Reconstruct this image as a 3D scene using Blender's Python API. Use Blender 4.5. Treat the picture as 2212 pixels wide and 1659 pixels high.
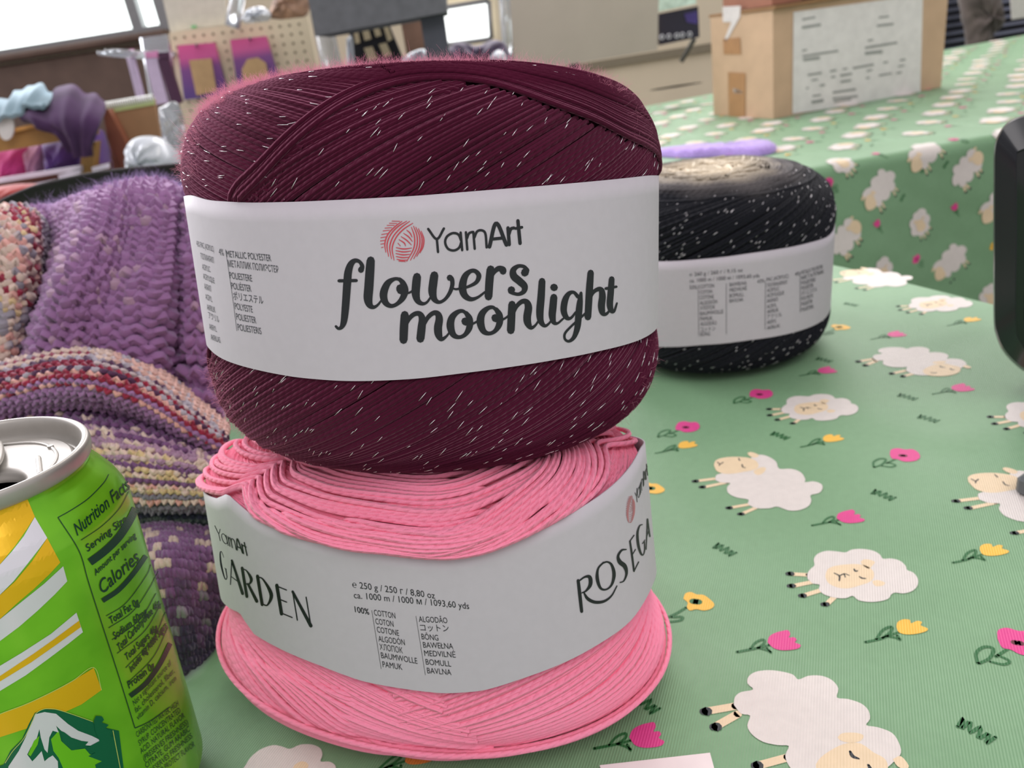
import bpy, math, random
import numpy as np
from mathutils import Vector, Matrix
from mathutils.geometry import tessellate_polygon

for _o in list(bpy.data.objects):
    bpy.data.objects.remove(_o)
SC = bpy.context.scene
COL = SC.collection
random.seed(7)
RNG = np.random.default_rng(7)
PI = math.pi

# ------------------------------------------------------------------ camera
IMW, IMH, FPX, CAMH = 2212, 1659, 1662.0, 0.200
_p, _r = math.radians(24), math.radians(-9)
_f = np.array([0, math.cos(_p), -math.sin(_p)])
_rt = np.array([1.0, 0, 0])
_up = np.cross(_rt, _f)
CR = math.cos(_r) * _rt + math.sin(_r) * _up
CU = -math.sin(_r) * _rt + math.cos(_r) * _up
CF = _f
CO = np.array([0, 0, CAMH])
cd = bpy.data.cameras.new('camera')
cam = bpy.data.objects.new('camera', cd)
COL.objects.link(cam)
cam.matrix_world = Matrix(((CR[0], CU[0], -CF[0], CO[0]), (CR[1], CU[1], -CF[1], CO[1]), (CR[2], CU[2], -CF[2], CO[2]), (0, 0, 0, 1)))
cd.sensor_width = 36
cd.lens = 36 * FPX / IMW
cd.clip_start = 0.01
cd.clip_end = 60
cd.dof.use_dof = True
cd.dof.focus_distance = 0.19
cd.dof.aperture_fstop = 22
SC.camera = cam

# ------------------------------------------------------------------ light
w = bpy.data.worlds.new('world')
SC.world = w
w.use_nodes = True
nt = w.node_tree
nt.nodes.clear()
_bg = nt.nodes.new('ShaderNodeBackground')
_ow = nt.nodes.new('ShaderNodeOutputWorld')
_bg.inputs['Color'].default_value = (1.0, 0.955, 0.985, 1)
_bg.inputs['Strength'].default_value = 0.60
nt.links.new(_bg.outputs[0], _ow.inputs[0])

def area(name, loc, target, size, power, color=(1, 1, 1)):
    l = bpy.data.lights.new(name, 'AREA')
    l.shape = 'RECTANGLE'
    l.size, l.size_y = size
    l.energy = power
    l.color = color
    o = bpy.data.objects.new(name, l)
    COL.objects.link(o)
    o.location = loc
    d = Vector(target) - Vector(loc)
    o.rotation_euler = d.to_track_quat('-Z', 'Y').to_euler()
    return o

area('window_light_left', (-1.9, 1.9, 1.0), (0, 0.35, 0.05), (1.6, 1.3), 56, (0.98, 0.96, 1.0))
area('window_light_back', (0.5, 3.2, 1.5), (0.1, 0.4, 0), (2.4, 1.0), 52, (1.0, 0.98, 1.0))
area('ceiling_light', (0.9, 1.9, 2.3), (0.3, 0.5, 0), (1.2, 0.6), 14, (1.0, 0.93, 0.82))
area('front_fill_light', (0.3, -1.0, 1.9), (0, 0.3, 0.08), (1.6, 1.0), 15, (1.0, 0.95, 0.96))  # added fill lamp out of view, brightens the fronts of the cakes and labels
SC.view_settings.view_transform = 'Standard'
SC.view_settings.look = 'None'
SC.view_settings.exposure = 0.12
SC.view_settings.gamma = 1.0
SC.view_settings.use_curve_mapping = False

# ------------------------------------------------------------------ helpers
def ray_dirs(px):
    px = np.asarray(px, float).reshape(-1, 2)
    d = (px[:, :1] - IMW / 2) / FPX * CR - (px[:, 1:] - IMH / 2) / FPX * CU + CF
    return d

def at(x, y, Y):
    """the point seen at photo pixel (x, y) on the vertical plane y = Y"""
    d = ray_dirs((x, y))[0]
    return CO + d * (Y / d[1])

def onz(x, y, z=0.0):
    d = ray_dirs((x, y))[0]
    return CO + d * ((z - CAMH) / d[2])

def lin(c):
    return tuple(((v / 255) / 12.92 if v / 255 <= 0.04045 else ((v / 255 + 0.055) / 1.055) ** 2.4) for v in c)

class NT:
    def __init__(s, name):
        s.m = bpy.data.materials.new(name)
        s.m.use_nodes = True
        s.n = s.m.node_tree.nodes
        s.l = s.m.node_tree.links
        s.b = s.n['Principled BSDF']
    def node(s, t, **kw):
        n = s.n.new(t)
        for k, v in kw.items():
            setattr(n, k, v)
        return n
    def link(s, a, b):
        s.l.new(a, b)
    def noise(s, scale, detail=3, vec=None, rough=0.5):
        n = s.node('ShaderNodeTexNoise')
        n.inputs['Scale'].default_value = scale
        n.inputs['Detail'].default_value = detail
        n.inputs['Roughness'].default_value = rough
        s.link(vec if vec else s.coord(), n.inputs['Vector'])
        return n
    def coord(s):
        if not hasattr(s, '_c'):
            s._c = s.node('ShaderNodeTexCoord')
        return s._c.outputs['Object']
    def math(s, op, a, b=None):
        n = s.node('ShaderNodeMath', operation=op)
        for i, v in enumerate((a, b)):
            if v is None:
                continue
            if isinstance(v, (int, float)):
                n.inputs[i].default_value = v
            else:
                s.link(v, n.inputs[i])
        return n.outputs[0]
    def bump(s, h, strength, dist, normal=None):
        n = s.node('ShaderNodeBump')
        n.inputs['Strength'].default_value = strength
        n.inputs['Distance'].default_value = dist
        s.link(h, n.inputs['Height'])
        if normal:
            s.link(normal, n.inputs['Normal'])
        return n.outputs[0]
    def mix(s, fac, a, b, blend='MIX'):
        n = s.node('ShaderNodeMix', data_type='RGBA', blend_type=blend)
        for i, v in ((0, fac), (6, a), (7, b)):
            if isinstance(v, (int, float)):
                n.inputs[i].default_value = v
            elif isinstance(v, tuple):
                n.inputs[i].default_value = (*v[:3], 1)
            else:
                s.link(v, n.inputs[i])
        return n.outputs[2]
    def ramp(s, fac, stops):
        n = s.node('ShaderNodeValToRGB')
        e = n.color_ramp.elements
        while len(e) < len(stops):
            e.new(0.5)
        for q, (p, c) in zip(e, stops):
            q.position = p
            q.color = (*c[:3], 1)
        s.link(fac, n.inputs[0])
        return n.outputs[0]

def mat(name, rgb, rough=0.6, metal=0.0, spec=0.5, vary=0.06, scale=60, bump=0.0, sheen=0.0, **kw):
    """plain procedural material, rgb in sRGB 0-255, slight noise in tone"""
    t = NT(name)
    c = lin(rgb)
    n = t.noise(scale)
    lo = tuple(max(0, v * (1 - vary)) for v in c)
    hi = tuple(min(1, v * (1 + vary)) for v in c)
    t.link(t.ramp(n.outputs['Fac'], [(0.3, lo), (0.7, hi)]), t.b.inputs['Base Color'])
    t.b.inputs['Roughness'].default_value = rough
    t.b.inputs['Metallic'].default_value = metal
    t.b.inputs['Specular IOR Level'].default_value = spec
    if sheen:
        t.b.inputs['Sheen Weight'].default_value = sheen
        t.b.inputs['Sheen Roughness'].default_value = 0.5
    if bump:
        t.link(t.bump(n.outputs['Fac'], 0.6, bump), t.b.inputs['Normal'])
    for k, v in kw.items():
        t.b.inputs[k].default_value = v
    return t.m

def emit(name, rgb, strength):
    t = NT(name)
    n = t.noise(2.0)
    c = lin(rgb)
    t.link(t.ramp(n.outputs['Fac'], [(0.3, tuple(v * 0.94 for v in c)), (0.7, c)]), t.b.inputs['Emission Color'])
    t.b.inputs['Emission Strength'].default_value = strength
    t.b.inputs['Base Color'].default_value = (0.8, 0.8, 0.8, 1)
    return t.m

def yarn_mat(name, sheen=0.5, bumpd=0.0003, rough=0.85, sheen_tint=(1, 1, 1), spec=0.25, sss=0.0):
    """spun yarn: colour from the strand attribute, plies from the twist attribute"""
    t = NT(name)
    a = t.node('ShaderNodeAttribute', attribute_name='Col')
    p = t.node('ShaderNodeAttribute', attribute_name='ph')
    fz = t.noise(2600, 2)
    col = t.mix(t.math('MULTIPLY', fz.outputs['Fac'], 0.35), a.outputs['Color'], (1, 1, 1), 'SOFT_LIGHT')
    t.link(col, t.b.inputs['Base Color'])
    s = t.math('ABSOLUTE', t.math('SINE', t.math('MULTIPLY', p.outputs['Fac'], PI)))
    h = t.math('ADD', s, t.math('MULTIPLY', fz.outputs['Fac'], 0.5))
    t.link(t.bump(h, 0.9, bumpd), t.b.inputs['Normal'])
    t.b.inputs['Roughness'].default_value = rough
    t.b.inputs['Specular IOR Level'].default_value = spec
    t.b.inputs['Sheen Weight'].default_value = sheen
    t.b.inputs['Sheen Roughness'].default_value = 0.45
    t.b.inputs['Sheen Tint'].default_value = (*sheen_tint, 1)
    return t.m

def fuzz_mat(name, rgb):
    t = NT(name)
    n = t.noise(900)
    c = lin(rgb)
    col = t.ramp(n.outputs['Fac'], [(0.3, tuple(v * .9 for v in c)), (0.7, c)])
    d = t.node('ShaderNodeBsdfDiffuse'); tr = t.node('ShaderNodeBsdfTranslucent'); mx = t.node('ShaderNodeMixShader')
    t.link(col, d.inputs[0]); t.link(col, tr.inputs[0])
    mx.inputs[0].default_value = 0.55
    t.link(d.outputs[0], mx.inputs[1]); t.link(tr.outputs[0], mx.inputs[2])
    t.link(mx.outputs[0], t.n['Material Output'].inputs[0])
    return t.m

class MB:
    """collects geometry for ONE mesh object"""
    def __init__(s):
        s.v = []; s.f = []; s.mi = []; s.nv = 0; s.c = []; s.ph = []; s.sm = []
    def add(s, v, f, mi=0, col=None, ph=None, smooth=True):
        v = np.asarray(v, float).reshape(-1, 3)
        k = s.nv
        s.v.append(v)
        f = [tuple(int(i) + k for i in q) for q in f]
        s.f += f
        s.mi += [mi] * len(f)
        s.sm += [smooth] * len(f)
        n = len(v)
        cc = np.ones((n, 4))
        if col is not None:
            cc[:, :3] = col
        s.c.append(cc)
        s.ph.append(np.zeros(n) if ph is None else np.asarray(ph, float))
        s.nv += n
        return s
    def tube(s, pts, rad, sides=6, mi=0, col=None, nrm=None, pitch=None, plies=2, caps=True, smooth=True, flat=1.0):
        P = np.asarray(pts, float)
        n = len(P)
        if n < 2:
            return s
        T = np.gradient(P, axis=0)
        T /= np.linalg.norm(T, axis=1)[:, None] + 1e-12
        if nrm is None:
            N = np.zeros_like(P)
            ref = np.array([0, 0, 1.0]) if abs(T[0, 2]) < 0.9 else np.array([1.0, 0, 0])
            for i in range(n):
                ref = ref - T[i] * (ref @ T[i])
                ref /= np.linalg.norm(ref) + 1e-12
                N[i] = ref
        else:
            N = np.asarray(nrm, float)
            N = N - T * np.sum(N * T, 1)[:, None]
            N /= np.linalg.norm(N, axis=1)[:, None] + 1e-12
        B = np.cross(T, N)
        k = sides + 1 if pitch else sides
        a = np.arange(k) * (2 * PI / sides)
        R = np.broadcast_to(np.asarray(rad, float), (n,))
        V = P[:, None, :] + R[:, None, None] * (flat * np.cos(a)[None, :, None] * N[:, None, :] + np.sin(a)[None, :, None] * B[:, None, :])
        F = []
        for i in range(n - 1):
            b = i * k
            for j in range(sides):
                j2 = j + 1 if pitch else (j + 1) % sides
                F.append((b + j, b + j2, b + k + j2, b + k + j))
        if caps:
            F.append(tuple(range(sides))[::-1])
            F.append(tuple((n - 1) * k + j for j in range(sides)))
        ph = None
        if pitch:
            L = np.concatenate([[0], np.cumsum(np.linalg.norm(np.diff(P, axis=0), axis=1))])
            ph = (L[:, None] / pitch + plies * np.arange(k)[None, :] / sides).reshape(-1)
        cc = None
        if col is not None:
            col = np.asarray(col, float)
            cc = np.repeat(col, k, axis=0) if col.ndim == 2 else col
        return s.add(V.reshape(-1, 3), F, mi, cc, ph, smooth)
    def grid(s, V, mi=0, col=None, closed_u=False, smooth=True, flip=False):
        """V[i][j] grid of points"""
        V = np.asarray(V, float)
        n, m = V.shape[:2]
        F = []
        for i in range(n - 1):
            for j in range(m if closed_u else m - 1):
                q = (i * m + j, i * m + (j + 1) % m, (i + 1) * m + (j + 1) % m, (i + 1) * m + j)
                F.append(q[::-1] if flip else q)
        return s.add(V.reshape(-1, 3), F, mi, None if col is None else np.asarray(col).reshape(-1, 3), None, smooth)
    def box(s, c, d, R=None, mi=0, bev=0.0):
        c = np.asarray(c, float)
        h = np.asarray(d, float) / 2
        b = min(bev, h.min() * 0.9)
        if b <= 0:
            V = np.array([(x, y, z) for z in (-1, 1) for y in (-1, 1) for x in (-1, 1)]) * h
            F = [(0, 2, 3, 1), (4, 5, 7, 6), (0, 1, 5, 4), (2, 6, 7, 3), (0, 4, 6, 2), (1, 3, 7, 5)]
        else:
            V = []
            idx = {}
            for ax in range(3):
                for sg in (-1, 1):
                    for s1 in (-1, 1):
                        for s2 in (-1, 1):
                            q = [0, 0, 0]
                            o = [i for i in range(3) if i != ax]
                            q[ax] = sg * h[ax]
                            q[o[0]] = s1 * (h[o[0]] - b)
                            q[o[1]] = s2 * (h[o[1]] - b)
                            sgn = [0, 0, 0]
                            sgn[ax] = sg; sgn[o[0]] = s1; sgn[o[1]] = s2
                            idx[(ax, tuple(sgn))] = len(V)
                            V.append(q)
            F = []
            for ax in range(3):
                o = [i for i in range(3) if i != ax]
                for sg in (-1, 1):
                    def k(s1, s2):
                        g = [0, 0, 0]; g[ax] = sg; g[o[0]] = s1; g[o[1]] = s2
                        return idx[(ax, tuple(g))]
                    F.append((k(-1, -1), k(1, -1), k(1, 1), k(-1, 1)))
            for a0 in range(3):
                for a1 in range(a0 + 1, 3):
                    a2 = 3 - a0 - a1
                    for s0 in (-1, 1):
                        for s1 in (-1, 1):
                            g1 = [0, 0, 0]; g1[a0] = s0; g1[a1] = s1; g1[a2] = -1
                            g2 = list(g1); g2[a2] = 1
                            F.append((idx[(a0, tuple(g1))], idx[(a0, tuple(g2))], idx[(a1, tuple(g2))], idx[(a1, tuple(g1))]))
            for s0 in (-1, 1):
                for s1 in (-1, 1):
                    for s2 in (-1, 1):
                        g = (s0, s1, s2)
                        F.append((idx[(0, g)], idx[(1, g)], idx[(2, g)]))
            V = np.array(V, float)
        if R is not None:
            V = V @ np.asarray(R).T
        # orient the faces outward
        V = V + c
        G = []
        for f in F:
            p = V[list(f)]
            nn = np.cross(p[1] - p[0], p[2] - p[0])
            G.append(f if nn @ (p.mean(0) - c) >= 0 else f[::-1])
        return s.add(V, G, mi, smooth=False)
    def lathe(s, prof, n=48, mi=0, M=None, cap=False, smooth=True):
        prof = np.asarray(prof, float)
        a = np.linspace(0, 2 * PI, n, endpoint=False)
        V = np.stack([np.outer(prof[:, 0], np.cos(a)), np.outer(prof[:, 0], np.sin(a)), np.repeat(prof[:, 1:2], n, 1)], -1)
        if M is not None:
            V = M(V.reshape(-1, 3)).reshape(V.shape)
        return s.grid(V, mi, closed_u=True, smooth=smooth)
    def prism(s, poly, depth, axis, mi=0):
        """flat polygon (3-D points) extruded along vector axis*depth"""
        P = np.asarray(poly, float)
        Q = P + np.asarray(axis, float) * depth
        n = len(P)
        F = [tuple(range(n)), tuple(range(2 * n - 1, n - 1, -1))] + [(i, i + n, (i + 1) % n + n, (i + 1) % n) for i in range(n)]
        return s.add(np.concatenate([P, Q]), F, mi, smooth=False)
    def build(s, name, mats, parent=None, loc=None):
        me = bpy.data.meshes.new(name)
        V = np.concatenate(s.v) if s.v else np.zeros((0, 3))
        o = bpy.data.objects.new(name, me)
        COL.objects.link(o)
        org = np.zeros(3)
        if parent is not None:
            o.parent = parent
            org = np.array(world_loc(parent))
        elif loc is not None:
            o.location = loc
            org = np.array(loc, float)
        o['_w'] = [float(x) for x in org]
        me.from_pydata((V - org).tolist(), [], s.f)
        if not isinstance(mats, (list, tuple)):
            mats = [mats]
        for m in mats:
            me.materials.append(m)
        me.polygons.foreach_set('material_index', s.mi)
        me.polygons.foreach_set('use_smooth', s.sm)
        ca = me.attributes.new('Col', 'FLOAT_COLOR', 'POINT')
        ca.data.foreach_set('color', np.concatenate(s.c).reshape(-1))
        pa = me.attributes.new('ph', 'FLOAT', 'POINT')
        pa.data.foreach_set('value', np.concatenate(s.ph))
        me.update()
        return o

def world_loc(o):
    return list(o['_w'])

def thing(name, label, cat, loc=(0, 0, 0), group=None):
    o = bpy.data.objects.new(name, None)
    COL.objects.link(o)
    o.empty_display_size = 0.02
    o.location = loc
    o['_w'] = [float(x) for x in loc]
    return tag(o, label, cat, group)

def tag(o, label, cat, group=None):
    o['label'] = label
    o['category'] = cat
    if group:
        o['group'] = group
    return o

def struct(o):
    o['kind'] = 'structure'
    return o

def crom(P, n):
    """Catmull-Rom through the rows of P, n samples"""
    P = np.asarray(P, float)
    k = len(P)
    if k == 2:
        t = np.linspace(0, 1, n)[:, None]
        return P[0] * (1 - t) + P[1] * t
    Q = np.concatenate([[2 * P[0] - P[1]], P, [2 * P[-1] - P[-2]]])
    u = np.linspace(0, k - 1 - 1e-9, n)
    i = u.astype(int)
    t = (u - i).reshape((-1,) + (1,) * (P.ndim - 1))
    a, b, c, d = Q[i], Q[i + 1], Q[i + 2], Q[i + 3]
    return 0.5 * (2 * b + (c - a) * t + (2 * a - 5 * b + 4 * c - d) * t ** 2 + (3 * b - a - 3 * c + d) * t ** 3)

class Surf:
    """bicubic surface through a control grid of 3-D points"""
    def __init__(s, G):
        s.G = np.asarray(G, float)
        a = crom(s.G, 80)
        s.S = np.stack([crom(r, 80) for r in a])
    def __call__(s, u, v):
        n, m = s.S.shape[:2]
        x = np.clip(np.asarray(u) * (m - 1), 0, m - 1.0001)
        y = np.clip(np.asarray(v) * (n - 1), 0, n - 1.0001)
        i, j = y.astype(int), x.astype(int)
        fy, fx = (y - i)[..., None], (x - j)[..., None]
        S = s.S
        return (S[i, j] * (1 - fx) + S[i, j + 1] * fx) * (1 - fy) + (S[i + 1, j] * (1 - fx) + S[i + 1, j + 1] * fx) * fy
    def nrm(s, u, v):
        e = 0.012
        u = np.asarray(u); v = np.asarray(v)
        a = s(np.clip(u + e, 0, 1), v) - s(np.clip(u - e, 0, 1), v)
        b = s(u, np.clip(v + e, 0, 1)) - s(u, np.clip(v - e, 0, 1))
        n = np.cross(b, a)
        return n / (np.linalg.norm(n, axis=-1)[..., None] + 1e-12)

def subdiv(tris, maxe):
    """split 2-D triangles until every edge is shorter than maxe"""
    out = []
    st = [np.asarray(t, float) for t in tris]
    while st:
        t = st.pop()
        e = [np.hypot(*(t[(i + 1) % 3] - t[i])) for i in range(3)]
        k = int(np.argmax(e))
        if e[k] <= maxe:
            out.append(t)
            continue
        a, b, c = t[k], t[(k + 1) % 3], t[(k + 2) % 3]
        m = (a + b) / 2
        st += [np.array([a, m, c]), np.array([m, b, c])]
    return out

def poly_tris(P):
    P = [tuple(map(float, p)) for p in P]
    t = tessellate_polygon([[Vector((x, y, 0)) for x, y in P]])
    A = np.array(P)
    return [A[list(q)] for q in t]

def stroke2(P, W, n=None, cap=True):
    """flat brush stroke as 2-D triangles: centre line P, widths W"""
    P = np.asarray(P, float)
    W = np.broadcast_to(np.asarray(W, float), (len(P),))
    n = n or max(6, 6 * len(P))
    if len(P) == 2:
        n = 3
    Q = crom(np.column_stack([P, W]), n)
    C, R = Q[:, :2], np.maximum(Q[:, 2], 0.3) / 2
    T = np.gradient(C, axis=0)
    T /= np.linalg.norm(T, axis=1)[:, None] + 1e-9
    N = np.column_stack([-T[:, 1], T[:, 0]])
    L, Rr = C + N * R[:, None], C - N * R[:, None]
    tr = []
    for i in range(n - 1):
        tr += [np.array([L[i], Rr[i], Rr[i + 1]]), np.array([L[i], Rr[i + 1], L[i + 1]])]
    if cap:
        for c, r in ((C[0], R[0]), (C[-1], R[-1])):
            tr += disc2(c, r * 0.98, 8)
    return tr

def disc2(c, rx, n=16, ry=None):
    ry = ry or rx
    a = np.linspace(0, 2 * PI, n + 1)
    q = np.column_stack([c[0] + rx * np.cos(a), c[1] + ry * np.sin(a)])
    return [np.array([c, q[i], q[i + 1]]) for i in range(n)]

_tc = {}
def text_tris(s):
    """letter shapes of a line of text as 2-D triangles in em units, with its extent"""
    if s in _tc:
        return _tc[s]
    cu = bpy.data.curves.new('t', 'FONT')
    cu.body = s
    cu.resolution_u = 3
    o = bpy.data.objects.new('t', cu)
    COL.objects.link(o)
    bpy.context.view_layer.update()
    me = o.evaluated_get(bpy.context.evaluated_depsgraph_get()).to_mesh()
    me.calc_loop_triangles()
    V = np.array([v.co[:2] for v in me.vertices]).reshape(-1, 2)
    T = [V[list(t.vertices)] for t in me.loop_triangles]
    bpy.data.objects.remove(o)
    bpy.data.curves.remove(cu)
    _tc[s] = (T, V[:, 0].min(), V[:, 0].max())
    return _tc[s]

def text_px(s, p0, p1, cap, lean=(0, -1)):
    """text between two baseline pixels, cap height in px along lean"""
    T, x0, x1 = text_tris(s)
    p0 = np.asarray(p0, float); p1 = np.asarray(p1, float)
    ex = (p1 - p0) / (x1 - x0)
    ey = np.asarray(lean, float) * cap / 0.73
    return [p0 + (t[:, :1] - x0) * ex + t[:, 1:] * ey for t in T]

def cropc(sx, ox, oy):
    return lambda pts: np.asarray(pts, float) / sx + np.array([ox, oy])

def decal(mb, tris, hit, mi=0, maxe=14):
    """flat 2-D triangles (photo pixels) laid on a surface"""
    tr = subdiv(tris, maxe)
    if not tr:
        return
    A = np.concatenate(tr)
    V = hit(A)
    F = []
    for i in range(len(tr)):
        a, b, c = tr[i]
        cr = (b[0] - a[0]) * (c[1] - a[1]) - (b[1] - a[1]) * (c[0] - a[0])
        F.append((3 * i, 3 * i + 1, 3 * i + 2) if cr < 0 else (3 * i + 2, 3 * i + 1, 3 * i))
    mb.add(V, F, mi, smooth=False)

# ------------------------------------------------------------------ yarn cakes
def rot_ts(tau, sig):
    ct, st, cs, ss = math.cos(tau), math.sin(tau), math.cos(sig), math.sin(sig)
    return np.array([[ct, 0, st], [0, 1, 0], [-st, 0, ct]]) @ np.array([[1, 0, 0], [0, cs, -ss], [0, ss, cs]])

class Cake:
    def __init__(s, C, a, b, h, m, n, yaw=0, tau=0, sig=0, waist=(), deform=None):
        s.C = np.array(C, float); s.a = a; s.b = b; s.h = h; s.m = m; s.n = n; s.yaw = yaw
        s.M = rot_ts(tau, sig); s.waist = waist; s.deform = deform
        t = np.linspace(-PI / 2, PI / 2, 801)
        c, q = np.cos(t), np.sin(t)
        r = (np.abs(c) ** m + np.abs(q) ** m) ** (-1 / m)
        s.pr, s.pz = np.maximum(r * c, 0), r * q * h / 2
        s.R = (a + b) / 2
        d = np.hypot(np.diff(s.pr) * s.R, np.diff(s.pz))
        s.L = d.sum()
        s.ps = np.concatenate([[0], np.cumsum(d)]) / s.L
        s.label = None
        s.taper = 0.0
    def rho(s, th):
        t = th - PI / 2 - s.yaw
        return (np.abs(np.cos(t) / s.a) ** s.n + np.abs(np.sin(t) / s.b) ** s.n) ** (-1 / s.n)
    def rz(s, q):
        r = np.interp(q, s.ps, s.pr); z = np.interp(q, s.ps, s.pz)
        for z0, zw, am in s.waist:
            r = r * (1 - am / (1 + (np.abs(z - z0) / zw) ** 6))
        return r, z
    def base(s, th, q):
        th = np.asarray(th, float); q = np.asarray(q, float)
        r, z = s.rz(q)
        rr = r * s.rho(th)
        P = np.stack([rr * np.sin(th), -rr * np.cos(th), z + 0 * rr], -1) @ s.M.T + s.C
        return s.deform(P) if s.deform else P
    def __call__(s, th, q, off=0.0):
        e = 2e-3
        th = np.asarray(th, float); q = np.clip(np.asarray(q, float), 0.004, 0.996)
        P = s.base(th, q)
        du = s.base(th + e, q) - s.base(th - e, q)
        dv = s.base(th, np.clip(q + e, 0, 1)) - s.base(th, np.clip(q - e, 0, 1))
        N = np.cross(du, dv)
        N /= np.linalg.norm(N, axis=-1)[..., None] + 1e-15
        P = P + N * (np.asarray(off)[..., None] if np.ndim(off) else off)
        if s.label:          # the paper band squeezes the yarn in
            wl, zt, zb, gap = s.label
            L = s.local(P)
            t = np.arctan2(L[..., 0], -L[..., 1])
            ed = np.minimum(zt(t) - L[..., 2], L[..., 2] - zb(t))
            f = s.Ft(L)
            lim = wl - gap / s.R
            w = np.clip(ed / 0.0022 + 0.45, 0, 1)
            k = np.where(f > lim, 1 + (lim / np.maximum(f, 1e-6) - 1) * w, 1)
            L[..., :2] *= k[..., None]
            P = L @ s.M.T + s.C
        return P, N
    def local(s, P):
        return (np.asarray(P) - s.C) @ s.M
    def Fxy(s, L):
        cy, sy = math.cos(-s.yaw), math.sin(-s.yaw)
        x = L[..., 0] * cy - L[..., 1] * sy
        y = L[..., 0] * sy + L[..., 1] * cy
        return (np.abs(x / s.a) ** s.n + np.abs(y / s.b) ** s.n) ** (1 / s.n)
    def Ft(s, L):
        return s.Fxy(L) / (1 - s.taper * L[..., 2])
    def band_hit(s, wl, off=0.0):
        """photo pixels -> points on the label cylinder of this cake"""
        k = wl + off / s.R
        def hit(px):
            D = ray_dirs(px)
            o = s.local(CO[None])[0]
            d = D @ s.M
            t0 = -(o[:2] @ d[:, :2].T) / np.sum(d[:, :2] ** 2, 1)
            lo, hi = np.zeros(len(d)), t0.copy()
            for _ in range(46):
                mid = (lo + hi) / 2
                inside = s.Ft(o + d * mid[:, None]) < k
                hi = np.where(inside, mid, hi)
                lo = np.where(inside, lo, mid)
            return CO + D * hi[:, None]
        return hit
    def pix2ts(s, px):
        th, q = np.meshgrid(np.linspace(-1.7, 1.7, 240), np.linspace(0.1, 0.9, 240))
        P, N = s(th.ravel(), q.ravel())
        V = P - CO
        z = V @ CF
        U = np.column_stack([IMW / 2 + FPX * (V @ CR) / z, IMH / 2 - FPX * (V @ CU) / z])
        ok = np.sum(N * V, 1) < 0
        U[~ok] = 1e9
        out = []
        for p in np.asarray(px, float):
            i = np.argmin(np.sum((U - p) ** 2, 1))
            out.append((th.ravel()[i], q.ravel()[i]))
        return np.array(out)

def smooth_noise(n, knots, amp):
    k = RNG.normal(0, amp, knots)
    return crom(k[:, None], n)[:, 0]

def put_strand(mb, cake, th, q, r, col, lift=None, pitch=0.004, sides=6, plies=2, dive=False):
    ok = np.isfinite(th)
    off = -r * 0.55 + (0 if lift is None else lift)
    if dive:             # the ends tuck in under their neighbours
        d = np.minimum(np.abs(th - th[0]), np.abs(th[-1] - th))
        off = off - 0.0024 * np.exp(-d / 0.05)
    P, N = cake(th, q, off)
    cc = col(th, q) if callable(col) else np.repeat(np.array(col)[None], len(th), 0)
    mb.tube(P, r, sides, 0, cc, N, pitch, plies, caps=False)

def runs(mask):
    i = 0
    n = len(mask)
    while i < n:
        if mask[i]:
            j = i
            while j < n and mask[j]:
                j += 1
            if j - i >= 4:
                yield slice(i, j)
            i = j
        else:
            i += 1

def family(mb, cake, n, s0, s1, amid, aend, sign, r, col, mask=None, lift=0.0, jit=0.5, wav=0.4, npts=110, p=2.5, peak=0.5, th_rng=(-PI, PI), pitch=0.004, dive=False):
    q = np.linspace(s0, s1, npts)
    u = (q - s0) / (s1 - s0)
    x = np.where(u < peak, (peak - u) / peak, (u - peak) / (1 - peak))
    al = np.radians(aend + (amid - aend) * (1 - x ** p))
    rr, _ = cake.rz(q)
    rr = np.maximum(rr * cake.R, 0.008)
    dth = np.gradient(q) * cake.L / np.tan(al) / rr
    G = np.cumsum(dth)
    G -= np.interp(s0 + (s1 - s0) * peak, q, G)
    for k in range(n):
        c = th_rng[0] + (th_rng[1] - th_rng[0]) * (k + 0.5 * RNG.random()) / n
        th = c + sign * G + smooth_noise(npts, 7, wav * r / cake.R)
        qq = q + smooth_noise(npts, 6, wav * 0.6 * r / cake.L)
        lf = lift + RNG.normal(0, jit * r) * 0.5 + smooth_noise(npts, 6, 0.18 * r)
        m = mask(th, qq) if mask else np.ones(npts, bool)
        for sl in runs(m):
            put_strand(mb, cake, th[sl][::sign], qq[sl][::sign], r, col, lf[sl][::sign], pitch, dive=dive)

def ring_strands(mb, cake, q0, q1, n, r, col, lift=0.0, wob=0.01):
    for k in range(n):
        th = np.linspace(-PI, PI, 150) + RNG.random()
        q = q0 + (q1 - q0) * (k + RNG.random()) / n + wob * np.sin(th + RNG.random() * 6) + 0.3 * wob * np.sin(2 * th + RNG.random() * 6)
        q = np.clip(q, 0.01, 0.99)
        put_strand(mb, cake, th, q, r, col, lift + RNG.normal(0, 0.35 * r) + smooth_noise(150, 8, 0.2 * r))

def cake_core(mb, cake, col, inset):
    th, q = np.meshgrid(np.linspace(-PI, PI, 96, endpoint=False), np.linspace(0.004, 0.996, 70))
    P, N = cake(th, q, -inset)
    c = col(th.ravel(), q.ravel()) if callable(col) else np.repeat(np.array(col)[None], th.size, 0)
    mb.grid(P, 0, c, closed_u=True)

def band_mesh(cake, wl, zt, zb, thick=0.0005, nth=200, nz=10):
    th = np.linspace(-PI, PI, nth, endpoint=False)
    top, bot = zt(th), zb(th)
    rows = []
    for i in range(nz):
        f = i / (nz - 1)
        rows.append((wl, bot + (top - bot) * f))
    for i in range(nz):
        f = 1 - i / (nz - 1)
        rows.append((wl - thick / cake.R, bot + (top - bot) * f))
    rows.append(rows[0])
    V = []
    for k, z in rows:
        r = cake.rho(th) * k * (1 - cake.taper * z)
        V.append(np.stack([r * np.sin(th), -r * np.cos(th), z], -1) @ cake.M.T + cake.C)
    return MB().grid(np.array(V), closed_u=True)

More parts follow.
